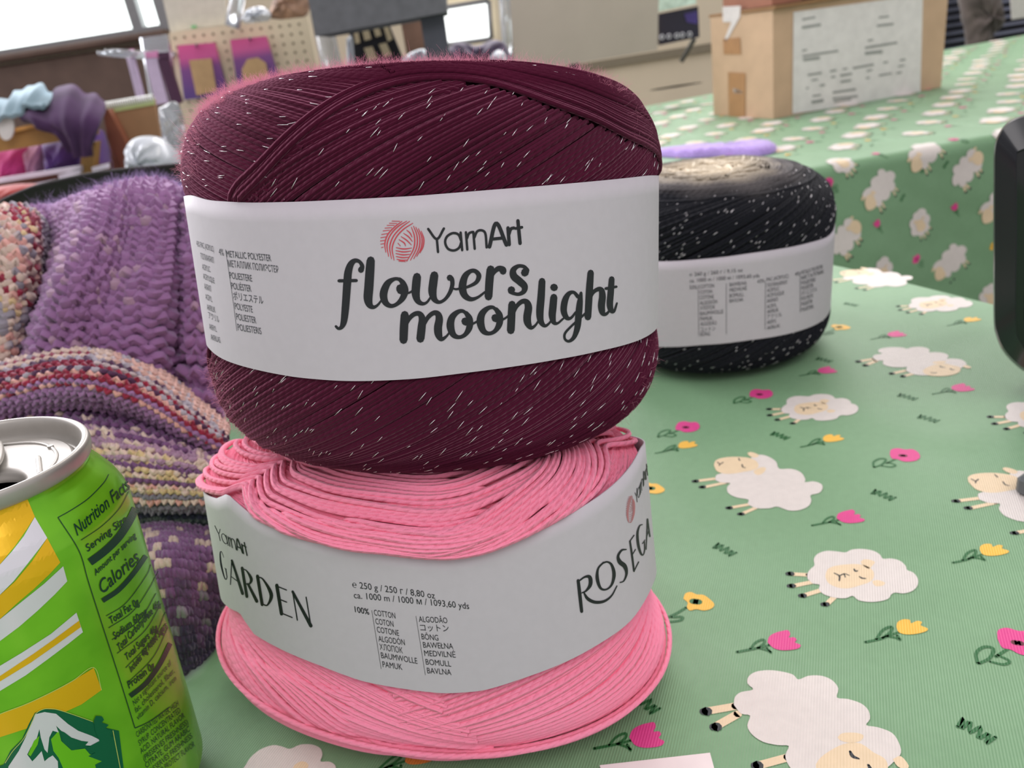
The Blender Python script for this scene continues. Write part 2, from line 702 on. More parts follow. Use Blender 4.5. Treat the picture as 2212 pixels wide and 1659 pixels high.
def edge_fn(cake, wl, px, rest):
    """measured label edge -> local height as a function of the angle"""
    L = cake.local(cake.band_hit(wl)(px))
    th = np.arctan2(L[:, 0], -L[:, 1])
    o = np.argsort(th)
    th, z = th[o], L[o, 2]
    th = np.concatenate([[-PI, th[0] - 0.9], th, [th[-1] + 0.9, PI]])
    z = np.concatenate([[rest, rest], z, [rest, rest]])
    def f(t):
        v = np.interp(t, th, z)
        return v
    def g(t):
        return sum(f(t + d) for d in (-0.04, -0.02, 0, 0.02, 0.04)) / 5
    return g

def flecks(mb, cake, n, q0, q1, ang, len_rng, r, off, th_rng=(-PI, PI), mask=None):
    th = RNG.uniform(*th_rng, n)
    q = RNG.uniform(q0, q1, n)
    if mask is not None:
        k = mask(th, q)
        th, q = th[k], q[k]
    ln = RNG.uniform(*len_rng, len(th))
    a = np.radians(ang(th, q) + RNG.normal(0, 6, len(th)))
    rr, _ = cake.rz(q)
    rr = np.maximum(rr * cake.R, 0.01)
    for i in range(len(th)):
        t = np.array([-0.5, 0, 0.5]) * ln[i]
        P, N = cake(th[i] + t * math.cos(a[i]) / rr[i], q[i] + t * math.sin(a[i]) / cake.L, off)
        mb.tube(P, [r * 0.5, r, r * 0.4], 4, 0, None, N, caps=True, smooth=True)

def hairs(mb, fn, n, ln, r, curl=0.5, seg=5):
    """loose fibre ends standing off a surface; fn(n) gives points and normals"""
    P, N = fn(n)
    for i in range(n):
        L = ln * RNG.uniform(0.4, 1.4)
        d = N[i] + RNG.normal(0, curl, 3)
        d /= np.linalg.norm(d)
        b = RNG.normal(0, 1, 3)
        b = np.cross(d, b)
        t = np.linspace(0, 1, seg)[:, None]
        mb.tube(P[i] + d * L * t + b * L * 0.4 * t ** 2 * RNG.normal(), np.linspace(r, r * 0.4, seg), 3, caps=False)

BUR = Cake((-.0186, .2361, .1396), .0711, .0606, .1095, 4.5, 2.0, 0, .1071, -.1455, waist=((0.0, 0.0235, 0.045),))

def pink_deform(P):
    P = np.array(P)
    L = BUR.local(P)
    f = np.clip(BUR.Fxy(L), 0, 1)
    floor = -(BUR.h / 2) * np.maximum(1 - f ** BUR.m, 0) ** (1 / BUR.m) - 0.0016
    ins = (f < 1) & (L[..., 2] > floor)
    L[..., 2] = np.where(ins, floor, L[..., 2])
    P = L @ BUR.M.T + BUR.C
    z = P[..., 2]
    P[..., 2] = np.where(z < 0.004, 0.0015 + 0.0025 * np.exp((z - 0.004) / 0.0025), z)
    return P

PNK = Cake((-.0362, .2182, .0446), .0838, .0556, .0970, 3.6, 2.15, -.3, .0705, -.10, waist=((0.004, 0.025, 0.11),), deform=pink_deform)
BLK = Cake((.1363, .4681, .0550), .0708, .0751, .1120, 4.6, 2.17, 0, .0258, .0041, waist=((0.0, 0.0275, 0.03),))

M_paper = mat('label_paper', (198, 192, 199), 0.6, vary=0.015, scale=400)
M_ink = mat('black_ink', (18, 22, 28), 0.5, vary=0.05)
M_grey_ink = mat('grey_ink', (70, 72, 78), 0.6)
M_red_ink = mat('red_ink', (205, 60, 75), 0.5)
M_pale_red = mat('pale_red_ink', (190, 120, 125), 0.55)
M_tinsel = mat('silver_tinsel', (250, 246, 250), 0.3, metal=0.7, vary=0.02)
M_tinsel.node_tree.nodes['Principled BSDF'].inputs['Base Color'].default_value = (0.95, 0.93, 0.95, 1)

# --- burgundy cake
LT = [(412, 421), (450, 433), (540, 438), (640, 436), (750, 431), (900, 423), (1050, 411), (1200, 399), (1300, 390), (1400, 379)]
LB = [(445, 750), (480, 775), (560, 800), (640, 815), (740, 823), (800, 823), (900, 818), (1000, 806), (1100, 793), (1200, 777), (1300, 757), (1380, 735)]
wB = 0.982
ZTB, ZBB = edge_fn(BUR, wB, LT, .0225), edge_fn(BUR, wB, LB, -.0208)
bur = thing('yarn_cake', 'burgundy yarn cake with silver flecks stacked on top of the pink cake', 'yarn', (-.0186, .2361, .0852))
M_bur = yarn_mat('burgundy_yarn', sheen=0.4, sheen_tint=(1, .4, .6), bumpd=0.00009, spec=0.03)
ARCH = BUR.pix2ts([(512, 445), (560, 392), (620, 330), (700, 262), (760, 222), (830, 194), (900, 178), (980, 174), (1060, 184), (1130, 206), (1200, 236), (1280, 268), (1350, 300), (1418, 340)])
ath = np.concatenate([[-1.6], ARCH[:, 0], [1.75]])
aq = np.concatenate([[0.30], ARCH[:, 1], [0.56]])
BUR.label = (wB, ZTB, ZBB, 0.0018)
_o = np.argsort(ath)
ath, aq = ath[_o], aq[_o]
def arch(t):
    t = (np.asarray(t) + PI) % (2 * PI) - PI
    return sum(np.interp(t + d, ath, aq, left=0.30, right=0.50) for d in (-.06, -.03, 0, .03, .06)) / 5
PEAK = ARCH[7, 0]
def wrap(t):
    return (np.asarray(t) + PI) % (2 * PI) - PI
c0 = np.array(lin((68, 18, 39)))
def bur_col(th, q):
    n = np.sin(th * 9.1 + q * 14) * 0.06 + np.sin(th * 3.3 - q * 25) * 0.05
    return c0[None] * (1 + n[:, None])
mb = MB()
cake_core(mb, BUR, c0 * 0.8, 0.0016)
rB = 0.00068
family(mb, BUR, 182, 0.14, 0.83, 29, 4, 1, rB, bur_col, mask=lambda t, q: (q < arch(t) + 0.004) | (q < 0.42), jit=0.35, wav=0.25, pitch=0.0026)
family(mb, BUR, 150, 0.40, 0.88, 20, 4, -1, rB, bur_col, mask=lambda t, q: (q > arch(t) - 0.02) & (wrap(t) < PEAK + 0.05) & (wrap(t) > -2.9), lift=-0.0002, jit=0.4, wav=0.35, pitch=0.0026)
family(mb, BUR, 90, 0.12, 0.88, 26, 4, -1, rB, bur_col, mask=lambda t, q: (wrap(t) > 1.7) | (wrap(t) < -2.6), jit=0.4, wav=0.3, pitch=0.0026)
for k in range(54):          # the crossing bundle that arches over the top right
    th = np.linspace(PEAK - 0.9 - 0.02 * k if k > 6 else -1.25, 2.1, 120) if k > 3 else np.linspace(-1.5, 2.0, 140)
    q = arch(th) + 0.003 + k * 0.0052 * (1 - 0.25 * np.clip((th - PEAK), 0, 1.5)) + smooth_noise(len(th), 7, 0.0009)
    ok = (q < 0.90) & ((th > PEAK - 0.25 - 0.01 * k) if k > 3 else np.ones(len(th), bool))
    lf = 0.0008 * math.exp(-k / 5.0) + RNG.normal(0, 0.2 * rB) + 0.0002
    for sl in runs(ok):
        put_strand(mb, BUR, th[sl], q[sl], rB, bur_col, np.full(sl.stop - sl.start, lf), 0.0026)
ring_strands(mb, BUR, 0.80, 0.985, 46, rB, bur_col, wob=0.008)
ring_strands(mb, BUR, 0.015, 0.17, 30, rB, bur_col, wob=0.006)
mb.build('wound_yarn', M_bur, bur)
mb = MB()
def bang(t, q):
    t = wrap(t)
    ris = (q < arch(t)) | (q < 0.42)
    return np.where(ris, 44, -18 + 14 * (t < PEAK)) * np.where(np.abs(q - .5) > .3, .5, 1)
flecks(mb, BUR, 2300, 0.13, 0.93, bang, (0.0012, 0.0034), 0.00011, 0.00035, mask=lambda t, q: (q < .72) | (RNG.random(len(q)) < .3))
tl = mb.build('metallic_thread', M_tinsel, bur)
tl['kind'] = 'stuff'; tl['label'] = 'silver metallic flecks'
mb = MB()
def bur_hair(n):
    th = RNG.uniform(-2.2, 2.0, n)
    q = np.where(RNG.random(n) < 0.72, RNG.uniform(0.72, 0.97, n), RNG.uniform(0.2, 0.8, n))
    th = np.where(RNG.random(n) < 0.5, RNG.uniform(-2.1, -1.0, n), th)
    k = (q < .63) & (q > .40)
    q = np.where(k, q + 0.26, q)
    th = np.where((q < .7) & (np.abs(th) < 1.0), -1.0 - np.abs(th), th)
    q = np.where((np.abs(th) < 1.0) & (q < .80), RNG.uniform(.80, .97, n), q)
    return BUR(th, q, 0.0)
hairs(mb, bur_hair, 24000, 0.0024, 0.000026, 0.8)
M_fuzz = fuzz_mat('burgundy_fuzz', (255, 196, 216))
fz = mb.build('fuzz', M_fuzz, bur)
fz['kind'] = 'stuff'

band = band_mesh(BUR, wB, ZTB, ZBB).build('label_band', M_paper, bur)
hitB = BUR.band_hit(wB, 0.00012)
mm = cropc(2212 / 740, 700, 440)
def strokes(lst, tf, k):
    out = []
    for it in lst:
        P = tf([p[:2] for p in it])
        out += stroke2(P, [p[2] * k for p in it])
    return out
FLOWERS = [
    [(238, 428, 34), (246, 402, 24), (228, 374, 20), (198, 368, 26), (172, 392, 36), (156, 440, 43), (150, 500, 45), (143, 600, 44), (136, 690, 42), (127, 762, 36), (112, 797, 24), (92, 806, 16), (76, 792, 14)],
    [(96, 498, 18), (208, 496, 18)],
    [(301, 366, 46), (297, 420, 50), (289, 540, 52), (284, 610, 50), (294, 652, 38), (318, 668, 22), (345, 655, 14), (372, 622, 11)],
    [(505, 520, 20), (490, 492, 20), (455, 486, 20), (410, 515, 36), (384, 580, 44), (395, 635, 36), (430, 660, 24), (470, 648, 22), (508, 608, 34), (522, 560, 40), (512, 515, 30), (488, 488, 22)],
    [(490, 545, 44), (494, 560, 44)], [(498, 560, 24), (525, 578, 14), (560, 570, 12), (592, 542, 14)],
    [(600, 472, 46), (595, 520, 48), (592, 580, 46), (604, 625, 34), (632, 645, 22), (662, 638, 14), (690, 602, 12)],
    [(712, 462, 46), (704, 520, 48), (700, 570, 46), (712, 615, 34), (742, 636, 20), (780, 618, 18), (812, 574, 22), (828, 526, 24), (826, 490, 26), (812, 478, 36)],
    [(820, 540, 10), (850, 552, 12), (882, 546, 14)],
    [(884, 547, 12), (930, 536, 16), (982, 508, 22), (1000, 466, 28), (978, 436, 24), (945, 436, 24), (910, 470, 36), (894, 535, 44), (906, 588, 38), (945, 616, 26), (990, 606, 16), (1040, 570, 12)],
    [(1076, 424, 46), (1068, 500, 46), (1062, 600, 44)], [(1072, 500, 14), (1094, 448, 22), (1124, 420, 30), (1152, 424, 36), (1156, 436, 40)],
    [(1300, 440, 44), (1296, 446, 44)], [(1312, 430, 26), (1290, 406, 20), (1252, 404, 22), (1222, 430, 34), (1226, 468, 42), (1262, 500, 42), (1294, 532, 38), (1290, 566, 28), (1258, 584, 20), (1222, 578, 20), (1202, 566, 26)], [(1208, 556, 40), (1212, 556, 40)],
    [(521, 718, 46), (516, 800, 48), (513, 880, 46)], [(524, 800, 12), (550, 742, 24), (586, 712, 26), (618, 712, 30), (634, 745, 40), (630, 800, 46), (622, 872, 46)],
    [(640, 800, 12), (668, 738, 24), (706, 706, 26), (734, 712, 34), (744, 745, 42), (736, 800, 46), (740, 846, 42), (758, 874, 26), (788, 858, 14), (812, 828, 11)],
    [(928, 722, 18), (898, 694, 20), (862, 700, 26), (826, 736, 38), (816, 790, 44), (834, 844, 34), (870, 862, 22), (910, 846, 24), (938, 800, 36), (940, 745, 36), (918, 706, 24)], [(910, 758, 42), (914, 764, 42)], [(918, 768, 22), (950, 778, 14), (985, 762, 12), (1010, 742, 14)],
    [(1120, 698, 18), (1092, 670, 20), (1056, 676, 26), (1020, 712, 38), (1010, 765, 44), (1028, 820, 34), (1064, 838, 22), (1104, 822, 24), (1132, 776, 36), (1134, 722, 36), (1112, 682, 24)], [(1104, 736, 42), (1108, 742, 42)], [(1112, 744, 22), (1142, 752, 14), (1175, 736, 12), (1205, 712, 14)],
    [(1214, 650, 42), (1210, 740, 44), (1206, 818, 44)], [(1218, 730, 12), (1240, 668, 22), (1278, 632, 26), (1308, 636, 34), (1320, 670, 42), (1312, 730, 44), (1316, 770, 40), (1336, 800, 24), (1362, 788, 14), (1388, 752, 11)],
    [(1408, 500, 38), (1402, 600, 42), (1394, 700, 42), (1400, 758, 34), (1424, 788, 20), (1450, 776, 13), (1476, 742, 11)],
    [(1484, 604, 40), (1478, 670, 42), (1474, 722, 40), (1484, 764, 28), (1508, 772, 14), (1545, 742, 11)],
    [(1484, 540, 42), (1487, 541, 42)],
    [(1640, 600, 22), (1612, 572, 18), (1580, 582, 26), (1556, 626, 36), (1548, 690, 36), (1566, 734, 28), (1594, 738, 16), (1626, 700, 12)],
    [(1660, 576, 16), (1652, 640, 34), (1644, 720, 38), (1636, 800, 34), (1614, 862, 24), (1582, 888, 16), (1556, 874, 14), (1556, 838, 14), (1592, 796, 13), (1640, 752, 13), (1690, 706, 12)],
    [(1722, 446, 36), (1714, 560, 40), (1704, 732, 38)], [(1712, 640, 12), (1734, 578, 20), (1770, 552, 24), (1792, 560, 32), (1798, 600, 38), (1792, 660, 40), (1800, 704, 32), (1822, 712, 18), (1848, 686, 11)],
    [(1858, 486, 32), (1852, 570, 36), (1846, 650, 36), (1856, 690, 28), (1874, 692, 16), (1892, 642, 10)], [(1820, 548, 16), (1888, 536, 14)],
]
mb = MB()
decal(mb, strokes(FLOWERS, mm, 1.14 / 2.989), hitB, 0, 12)
mb.build('product_lettering', M_ink, band)
YARNART = [[(672, 163, 14), (728, 228, 14), (774, 160, 14)], [(728, 226, 14), (736, 312, 14)],
           [(886, 240, 14), (868, 200, 14), (832, 190, 14), (794, 212, 14), (782, 250, 14), (800, 290, 14), (838, 302, 14), (872, 284, 14), (887, 246, 14)], [(882, 186, 14), (892, 300, 14)],
           [(916, 184, 14), (925, 296, 14)], [(922, 226, 14), (936, 192, 14), (958, 182, 14)],
           [(964, 182, 14), (973, 291, 14)], [(970, 220, 14), (988, 180, 14), (1018, 172, 14), (1042, 194, 14), (1050, 282, 14)],
           [(1068, 278, 22), (1112, 126, 22), (1178, 266, 22)], [(1092, 228, 18), (1150, 222, 18)],
           [(1188, 156, 20), (1196, 264, 20)], [(1194, 198, 18), (1206, 164, 18), (1226, 156, 18)],
           [(1252, 110, 20), (1266, 256, 20)], [(1236, 160, 16), (1278, 152, 16)]]
mb = MB()
decal(mb, strokes(YARNART, mm, 1.12 / 2.989), hitB, 0, 12)
mb.build('brand_lettering', M_ink, band)
m3 = cropc(2054 / 520, 400, 440)
BALL = [[(1712, 415), (1703, 340), (1730, 260), (1790, 195), (1850, 150)], [(1735, 450), (1722, 350), (1752, 265), (1815, 195), (1890, 148)],
        [(1760, 470), (1745, 370), (1775, 280), (1840, 205), (1915, 150)], [(1782, 482), (1766, 380), (1798, 290), (1862, 218), (1942, 166)],
        [(1765, 148), (1832, 150)], [(1742, 166), (1806, 168)], [(1722, 185), (1784, 184)], [(1704, 208), (1762, 204)], [(1688, 232), (1742, 225)], [(1676, 262), (1726, 254)], [(1668, 290), (1714, 282)], [(1665, 318), (1704, 312)], [(1668, 345), (1698, 340)], [(1674, 374), (1690, 370)],
        [(1930, 200), (1956, 280), (1950, 380), (1890, 492)], [(1948, 190), (1978, 275), (1974, 375), (1922, 482)], [(1968, 200), (2000, 280), (1996, 375), (1950, 470)], [(1990, 212), (2020, 290), (2014, 375), (1975, 450)], [(2014, 234), (2036, 300), (2030, 365), (2004, 420)],
        [(1890, 225), (1918, 250), (1936, 285)], [(1864, 252), (1908, 284), (1938, 322)], [(1842, 280), (1890, 312), (1930, 352)], [(1824, 306), (1868, 334), (1880, 360)], [(1815, 336), (1836, 360)],
        [(1800, 375), (1865, 386), (1932, 378)], [(1797, 400), (1862, 411), (1926, 404)], [(1797, 425), (1860, 436), (1916, 431)], [(1800, 450), (1855, 460), (1910, 456)], [(1806, 474), (1850, 483), (1896, 480)], [(1822, 490), (1880, 494)]]
mb = MB()
decal(mb, sum([stroke2(m3(p), [1.4] + [2.5] * (len(p) - 2) + [1.4]) for p in BALL], []), hitB, 0, 12)
mb.build('yarn_ball_logo', M_red_ink, band)
def text_rows(mb, rows, tf, sc, cap, lean, hit, mi=0):
    for s, a, b in rows:
        decal(mb, text_px(s, tf([a])[0], tf([b])[0], cap / sc, lean), hit, mi, 40)
mb = MB()
ROWS1 = [('METALLIC POLYESTER', (354, 455), (735, 492)), ('МЕТАЛЛИК ПОЛИЭСТЕР', (368, 538), (798, 590)), ('POLIESTERE', (382, 638), (572, 665)), ('POLIÉSTER', (396, 728), (565, 752)), ('ポリエステル', (412, 815), (668, 855)), ('POLYESTE', (425, 900), (577, 930)), ('POLIESTER', (438, 990), (607, 1023)), ('POLIESTERIS', (450, 1080), (652, 1115)), ('4%', (290, 438), (330, 444))]
ROWS2 = [('43% PAC (ACRYLIC)', (98, 362), (245, 412)), ('ПОЛИАКРИЛ', (135, 470), (245, 508)), ('ACRYLIC', (147, 560), (213, 585)), ('ACRYLIQUE', (155, 640), (250, 682)), ('АКРИЛ', (165, 730), (222, 752)), ('ACRYL', (175, 815), (230, 840)), ('AKRILIK', (187, 905), (258, 930)), ('アクリル', (200, 975), (290, 1015)), ('AKRYL', (207, 1070), (268, 1095)), ('AKRILAS', (220, 1160), (300, 1188))]
text_rows(mb, ROWS1, m3, 3.95, 60, (-.14, -1), hitB)
text_rows(mb, ROWS2, m3, 3.95, 52, (-.14, -1), hitB)
decal(mb, stroke2(m3([(343, 390), (395, 740), (440, 1085)]), 0.8, cap=False), hitB, 0, 14)
mb.build('fibre_list', M_grey_ink, band)

# --- pink cake
PT = [(449, 1064), (473, 1081), (552, 1121), (615, 1144), (678, 1164), (729, 1175), (830, 1190), (920, 1201), (976, 1201), (1037, 1190), (1092, 1170), (1168, 1139), (1254, 1099), (1330, 1045), (1371, 997), (1386, 966)]
PB = [(493, 1306), (502, 1331), (534, 1359), (596, 1397), (690, 1437), (784, 1472), (847, 1484), (960, 1498), (1045, 1492), (1139, 1462), (1233, 1425), (1295, 1390), (1364, 1340), (1395, 1293), (1410, 1262)]
wP = 0.898
PNK.taper = 0.75
ZTP, ZBP = edge_fn(PNK, wP, PT, .026), edge_fn(PNK, wP, PB, -.014)
PNK.label = (wP, ZTP, ZBP, 0.0022)
pnk = thing('yarn_cake', 'bubblegum pink cotton yarn cake at the bottom of the stack on the green cloth', 'yarn', (-.0355, .2182, 0.0))
M_pnk = yarn_mat('pink_yarn', sheen=0.25, bumpd=0.0002, sheen_tint=(1, .8, .88), sss=0.5)
cp = np.array(lin((255, 138, 168)))
def pnk_col(th, q):
    n = np.sin(th * 7 + q * 11) * 0.03
    return np.clip(cp[None] * (1 + n[:, None]), 0, 0.97)
mb = MB()
cake_core(mb, PNK, cp * np.array([.9, .7, .75]), 0.0026)
rP = 0.00084
family(mb, PNK, 120, 0.10, 0.86, 17, 4, -1, rP, pnk_col, mask=lambda t, q: (wrap(t) < 0.22 + 0.25 * np.sin(9 * q)) & (wrap(t) > -2.6), jit=0.4, wav=0.6, p=1.6, lift=-0.0017, pitch=0.0034)
family(mb, PNK, 120, 0.10, 0.86, 17, 4, 1, rP, pnk_col, mask=lambda t, q: (wrap(t) > -0.35 + 0.3 * np.sin(7 * q)) & (wrap(t) < 2.8), jit=0.4, wav=0.6, p=1.6, lift=-0.0020, pitch=0.0034)
family(mb, PNK, 60, 0.10, 0.80, 28, 5, 1, rP, pnk_col, mask=lambda t, q: (wrap(t) > 2.5) | (wrap(t) < -2.3), jit=0.7, wav=0.8, pitch=0.0034)
family(mb, PNK, 110, 0.16, 0.42, 46, 8, -1, rP, pnk_col, mask=lambda t, q: (wrap(t) > -1.8) & (wrap(t) < -0.45), jit=0.5, wav=0.7, dive=True, lift=-0.0006, pitch=0.0034)
zq = np.interp(np.linspace(-.048, .048, 200), PNK.pz, PNK.ps)
def q_of_z(z):
    return np.interp(z, PNK.pz, PNK.ps)
for k in range(22):          # strands that follow the upper edge of the label
    w0, w1 = -2.1 + 0.4 * RNG.random(), 1.2 + 0.8 * RNG.random()
    if k % 5 == 3: w1 = 0.3 + .3 * RNG.random()
    if k % 5 == 1: w0 = -0.5 + .4 * RNG.random()
    th = np.linspace(w0, w1, 130)
    q = q_of_z(ZTP(th)) + 0.001 + 0.0071 * k + RNG.normal(0, 0.003) * th + 0.002 * np.sin(3 * th + k) + smooth_noise(130, 6, 0.0009)
    put_strand(mb, PNK, th, np.minimum(q, .9), rP, pnk_col, 0.0008 + RNG.normal(0, .0002) + smooth_noise(130, 7, 0.0002), 0.0034, dive=True)
for k in range(10):          # crossing strands that rise to the right
    th = np.linspace(-.5 + .12 * k, 1.7, 90)
    q = q_of_z(ZTP(th)) + 0.006 + 0.05 * (th + .5 - .12 * k) - .001 * k + smooth_noise(90, 6, 0.0008)
    put_strand(mb, PNK, th, np.minimum(q, .9), rP, pnk_col, 0.0015 + smooth_noise(90, 7, 0.0002), 0.0034, dive=True)
for k in range(9):           # a loose bundle crossing low in the middle
    th = np.linspace(-1.2 + 0.1 * k, 0.75 - 0.04 * k, 110)
    q = q_of_z(ZTP(th)) + 0.0055 * k + 0.03 * np.clip(th + .3, -1, 0) ** 2 - .002 + smooth_noise(110, 8, 0.0015)
    put_strand(mb, PNK, th, q, rP, pnk_col, 0.0016 + smooth_noise(110, 7, 0.0002), 0.0034, dive=True)
for k in range(30):          # strands swinging round the belly below the label
    c = 0.15 + 0.10 * math.sin(k * 1.7)
    q0 = 0.110 + 0.0071 * k
    w0, w1 = -2.1, 2.0
    if k % 4 == 2: w1 = 0.6 + .5 * RNG.random()
    if k % 4 == 0: w0 = -0.5 + .5 * RNG.random()
    th = np.linspace(w0, w1, 160)
    amp = 0.016 + 0.016 * (k / 30)
    q = q0 + amp * (np.abs(th - c) ** 1.5) + 0.0035 * np.sin(5.5 * th + k * .3) * np.clip(th, 0, 1) + smooth_noise(160, 7, 0.0012)
    lf = RNG.normal(0.0004, 0.0004) + smooth_noise(160, 7, 0.0003)
    m = q < 0.40
    for sl in runs(m):
        put_strand(mb, PNK, th[sl], q[sl], rP, pnk_col, lf[sl], 0.0034, dive=True)
for k in range(16):          # loose strands lying over them on the left
    th = np.linspace(-1.9 + .05 * k, .3 + .06 * k, 110)
    q = 0.335 - .006 * k - 0.052 * (th + 1.5) + .012 * (th + 1.5) ** 2 + smooth_noise(110, 7, 0.0012)
    put_strand(mb, PNK, th, np.maximum(q, .1), rP, pnk_col, 0.0012 + smooth_noise(110, 7, 0.0003), 0.0034, dive=True)
ring_strands(mb, PNK, 0.80, 0.95, 22, rP, pnk_col, wob=0.012)
ring_strands(mb, PNK, 0.05, 0.15, 26, rP, pnk_col, lift=0.0, wob=0.008)
mb.build('wound_yarn', M_pnk, pnk)
mb = MB()
def pnk_hair(n):
    th = RNG.uniform(-2.0, 1.9, n)
    q = np.where(RNG.random(n) < 0.5, RNG.uniform(0.68, 0.86, n), RNG.uniform(0.12, 0.32, n))
    return PNK(th, q, 0.0)
hairs(mb, pnk_hair, 2200, 0.0022, 0.000014, 0.8)
fz = mb.build('fuzz', fuzz_mat('pink_fuzz', (250, 180, 200)), pnk)
fz['kind'] = 'stuff'
band = band_mesh(PNK, wP, ZTP, ZBP).build('label_band', M_paper, pnk)
hitP = PNK.band_hit(wP, 0.00012)
m7 = cropc(1662 / 520, 440, 1140)
m8 = cropc(2046 / 640, 920, 1140)
m6 = cropc(2212 / 560, 900, 800)
px = lambda c, p: tuple(c([p])[0])
idn = lambda p: np.asarray(p, float)
mb = MB()
ROWSP = [('℮ 250 g / 250 г / 8,80 oz', px(m7, (1028, 412)), px(m7, (1598, 490))), ('ca. 1000 m / 1000 м / 1093,60 yds', px(m7, (1038, 486)), px(m8, (300, 562)))]
text_rows(mb, ROWSP, idn, 1, 14.5, (-.12, -1), hitP)
C1 = [('COTTON', (1178, 605), (1325, 628)), ('COTON', (1188, 665), (1312, 685)), ('COTONE', (1198, 722), (1350, 748)), ('ALGODÓN', (1208, 785), (1390, 812)), ('ХЛОПОК', (1217, 842), (1375, 868)), ('BAUMWOLLE', (1227, 900), (1477, 940)), ('PAMUK', (1237, 962), (1373, 982)), ('100%', (1045, 582), (1143, 600)), ('100%', (1046.5, 583.5), (1144.5, 601.5))]
text_rows(mb, [(s, px(m7, a), px(m7, b)) for s, a, b in C1], idn, 1, 13.4, (-.14, -1), hitP)
C2 = [('ALGODÃO', (1487, 650), m8, (150, 660)), ('コットン', (1497, 710), m8, (160, 716)), ('BÔNG', (1506, 770), m7, (1622, 780)), ('BAWEŁNA', (1517, 828), m8, (190, 838)), ('MEDVILNĖ', (1525, 885), m8, (207, 897)), ('BOMULL', (1535, 945), m8, (175, 960)), ('BAVLNA', (1545, 1005), m8, (177, 1018))]
text_rows(mb, [(s, px(m7, a), px(c, b)) for s, a, c, b in C2], idn, 1, 13.0, (-.14, -1), hitP)
for a, b in (((1160, 570), (1225, 975)), ((1465, 610), (1530, 1018))):
    decal(mb, stroke2(m7([a, b]), 0.8, cap=False), hitP, 0, 14)
mb.build('fibre_list', M_ink, band)
mb = MB()
ROSE = [[(1052, 365, 22), (1064, 470, 24), (1076, 578, 22)], [(1052, 372, 10), (1098, 340, 14), (1132, 342, 26), (1136, 392, 26), (1108, 434, 14), (1078, 450, 8)], [(1090, 446, 10), (1118, 490, 22), (1168, 514, 22), (1230, 508, 18), (1282, 470, 12), (1320, 402, 8)],
        [(1226, 240, 12), (1190, 282, 14), (1184, 350, 24), (1206, 416, 18), (1246, 426, 12), (1284, 392, 16), (1300, 322, 24), (1284, 258, 18), (1254, 236, 12), (1222, 244, 12)],
        [(1384, 150, 8), (1352, 156, 14), (1328, 196, 18), (1340, 236, 30), (1374, 266, 30), (1386, 316, 18), (1368, 366, 10), (1342, 378, 8)],
        [(1410, 92, 12), (1424, 190, 14), (1438, 300, 12)], [(1410, 92, 8), (1438, 52, 8)], [(1424, 190, 7), (1448, 150, 7)], [(1438, 300, 8), (1470, 236, 8)],
        [(1496, -22, 6), (1476, -12, 10), (1462, 40, 16), (1468, 120, 18), (1486, 178, 14), (1502, 186, 8), (1512, 150, 8), (1510, 96, 8)], [(1496, 110, 6), (1514, 84, 6)],
        [(1522, 150, 6), (1528, 20, 8), (1530, -60, 8)], [(1532, -60, 9), (1548, 60, 9)], [(1524, 70, 5), (1540, 20, 5)]]
decal(mb, strokes(ROSE, m8, 1 / 3.197), hitP, 0, 10)
LET = {'G': [[(.85, .82, .05), (.62, .98, .07), (.3, .9, .12), (.1, .5, .17), (.3, .08, .12), (.6, .02, .08), (.85, .14, .10)], [(.85, .14, .10), (.85, .42, .11)], [(.66, .43, .05), (.98, .43, .05)]],
       'A': [[(0, 0, .06), (.5, 1.0, .07)], [(.5, 1.0, .12), (1, 0, .17)], [(.2, .34, .05), (.78, .34, .05)]],
       'R': [[(.1, 0, .15), (.1, 1, .15)], [(.1, .97, .05), (.5, .97, .07), (.82, .74, .16), (.5, .5, .07), (.15, .48, .05)], [(.42, .5, .12), (1, 0, .17)]],
       'D': [[(.1, 0, .15), (.1, 1, .15)], [(.1, .97, .05), (.5, .94, .08), (.92, .5, .18), (.5, .06, .08), (.1, .03, .05)]],
       'E': [[(.15, 0, .18), (.15, 1, .18)], [(.15, .97, .06), (.9, .97, .06)], [(.15, .52, .06), (.75, .52, .06)], [(.15, .03, .06), (1, .03, .06)]],
       'N': [[(.06, 0, .06), (.06, 1, .06)], [(.06, 1, .12), (.95, 0, .17)], [(.95, 0, .06), (.95, 1, .06)]]}
def letter(k, bl, br, hv, lw):
    bl = np.array(bl, float); ex = np.array(br, float) - bl; hv = np.array(hv, float)
    out = []
    for stx in LET[k]:
        P = [bl + ex * x + hv * y for x, y, w in stx]
        out += stroke2(m7(P), [max(0.9, w * lw * 1.1 / 3.196) for x, y, w in stx])
    return out
hv = (-33, -198)
for k, bl, br, lw in (('G', (132, 345), (172, 372), 70), ('A', (185, 392), (268, 455), 110), ('R', (290, 472), (366, 508), 120), ('D', (394, 528), (490, 562), 130), ('E', (524, 590), (612, 626), 120), ('N', (640, 636), (745, 680), 130)):
    decal(mb, letter(k, bl, br, hv, lw), hitP, 0, 10)
mb.build('product_lettering', M_ink, band)
mb = MB()
def ya_at(o, ex, ey, k):
    def tf(pts):
        out = []
        for X, Y in pts:
            lx = (X - 672) / 606; ly = (312 - 57 * (X - 735) / 533 - Y) / 150
            out.append(np.array(o) + np.array(ex) * lx + np.array(ey) * ly)
        return np.array(out)
    return strokes(YARNART, tf, k)
decal(mb, ya_at(px(m7, (92, 78)), (66, 36), (-4.5, -27.5), 0.13), hitP, 0, 10)
decal(mb, ya_at(px(m6, (1872, 1150)), (26, -66), (-2, -26), 0.08), hitP, 0, 8)
mb.build('brand_lettering', M_ink, band)
mb = MB()
bc = np.array(m6([(1825, 1185)])[0])
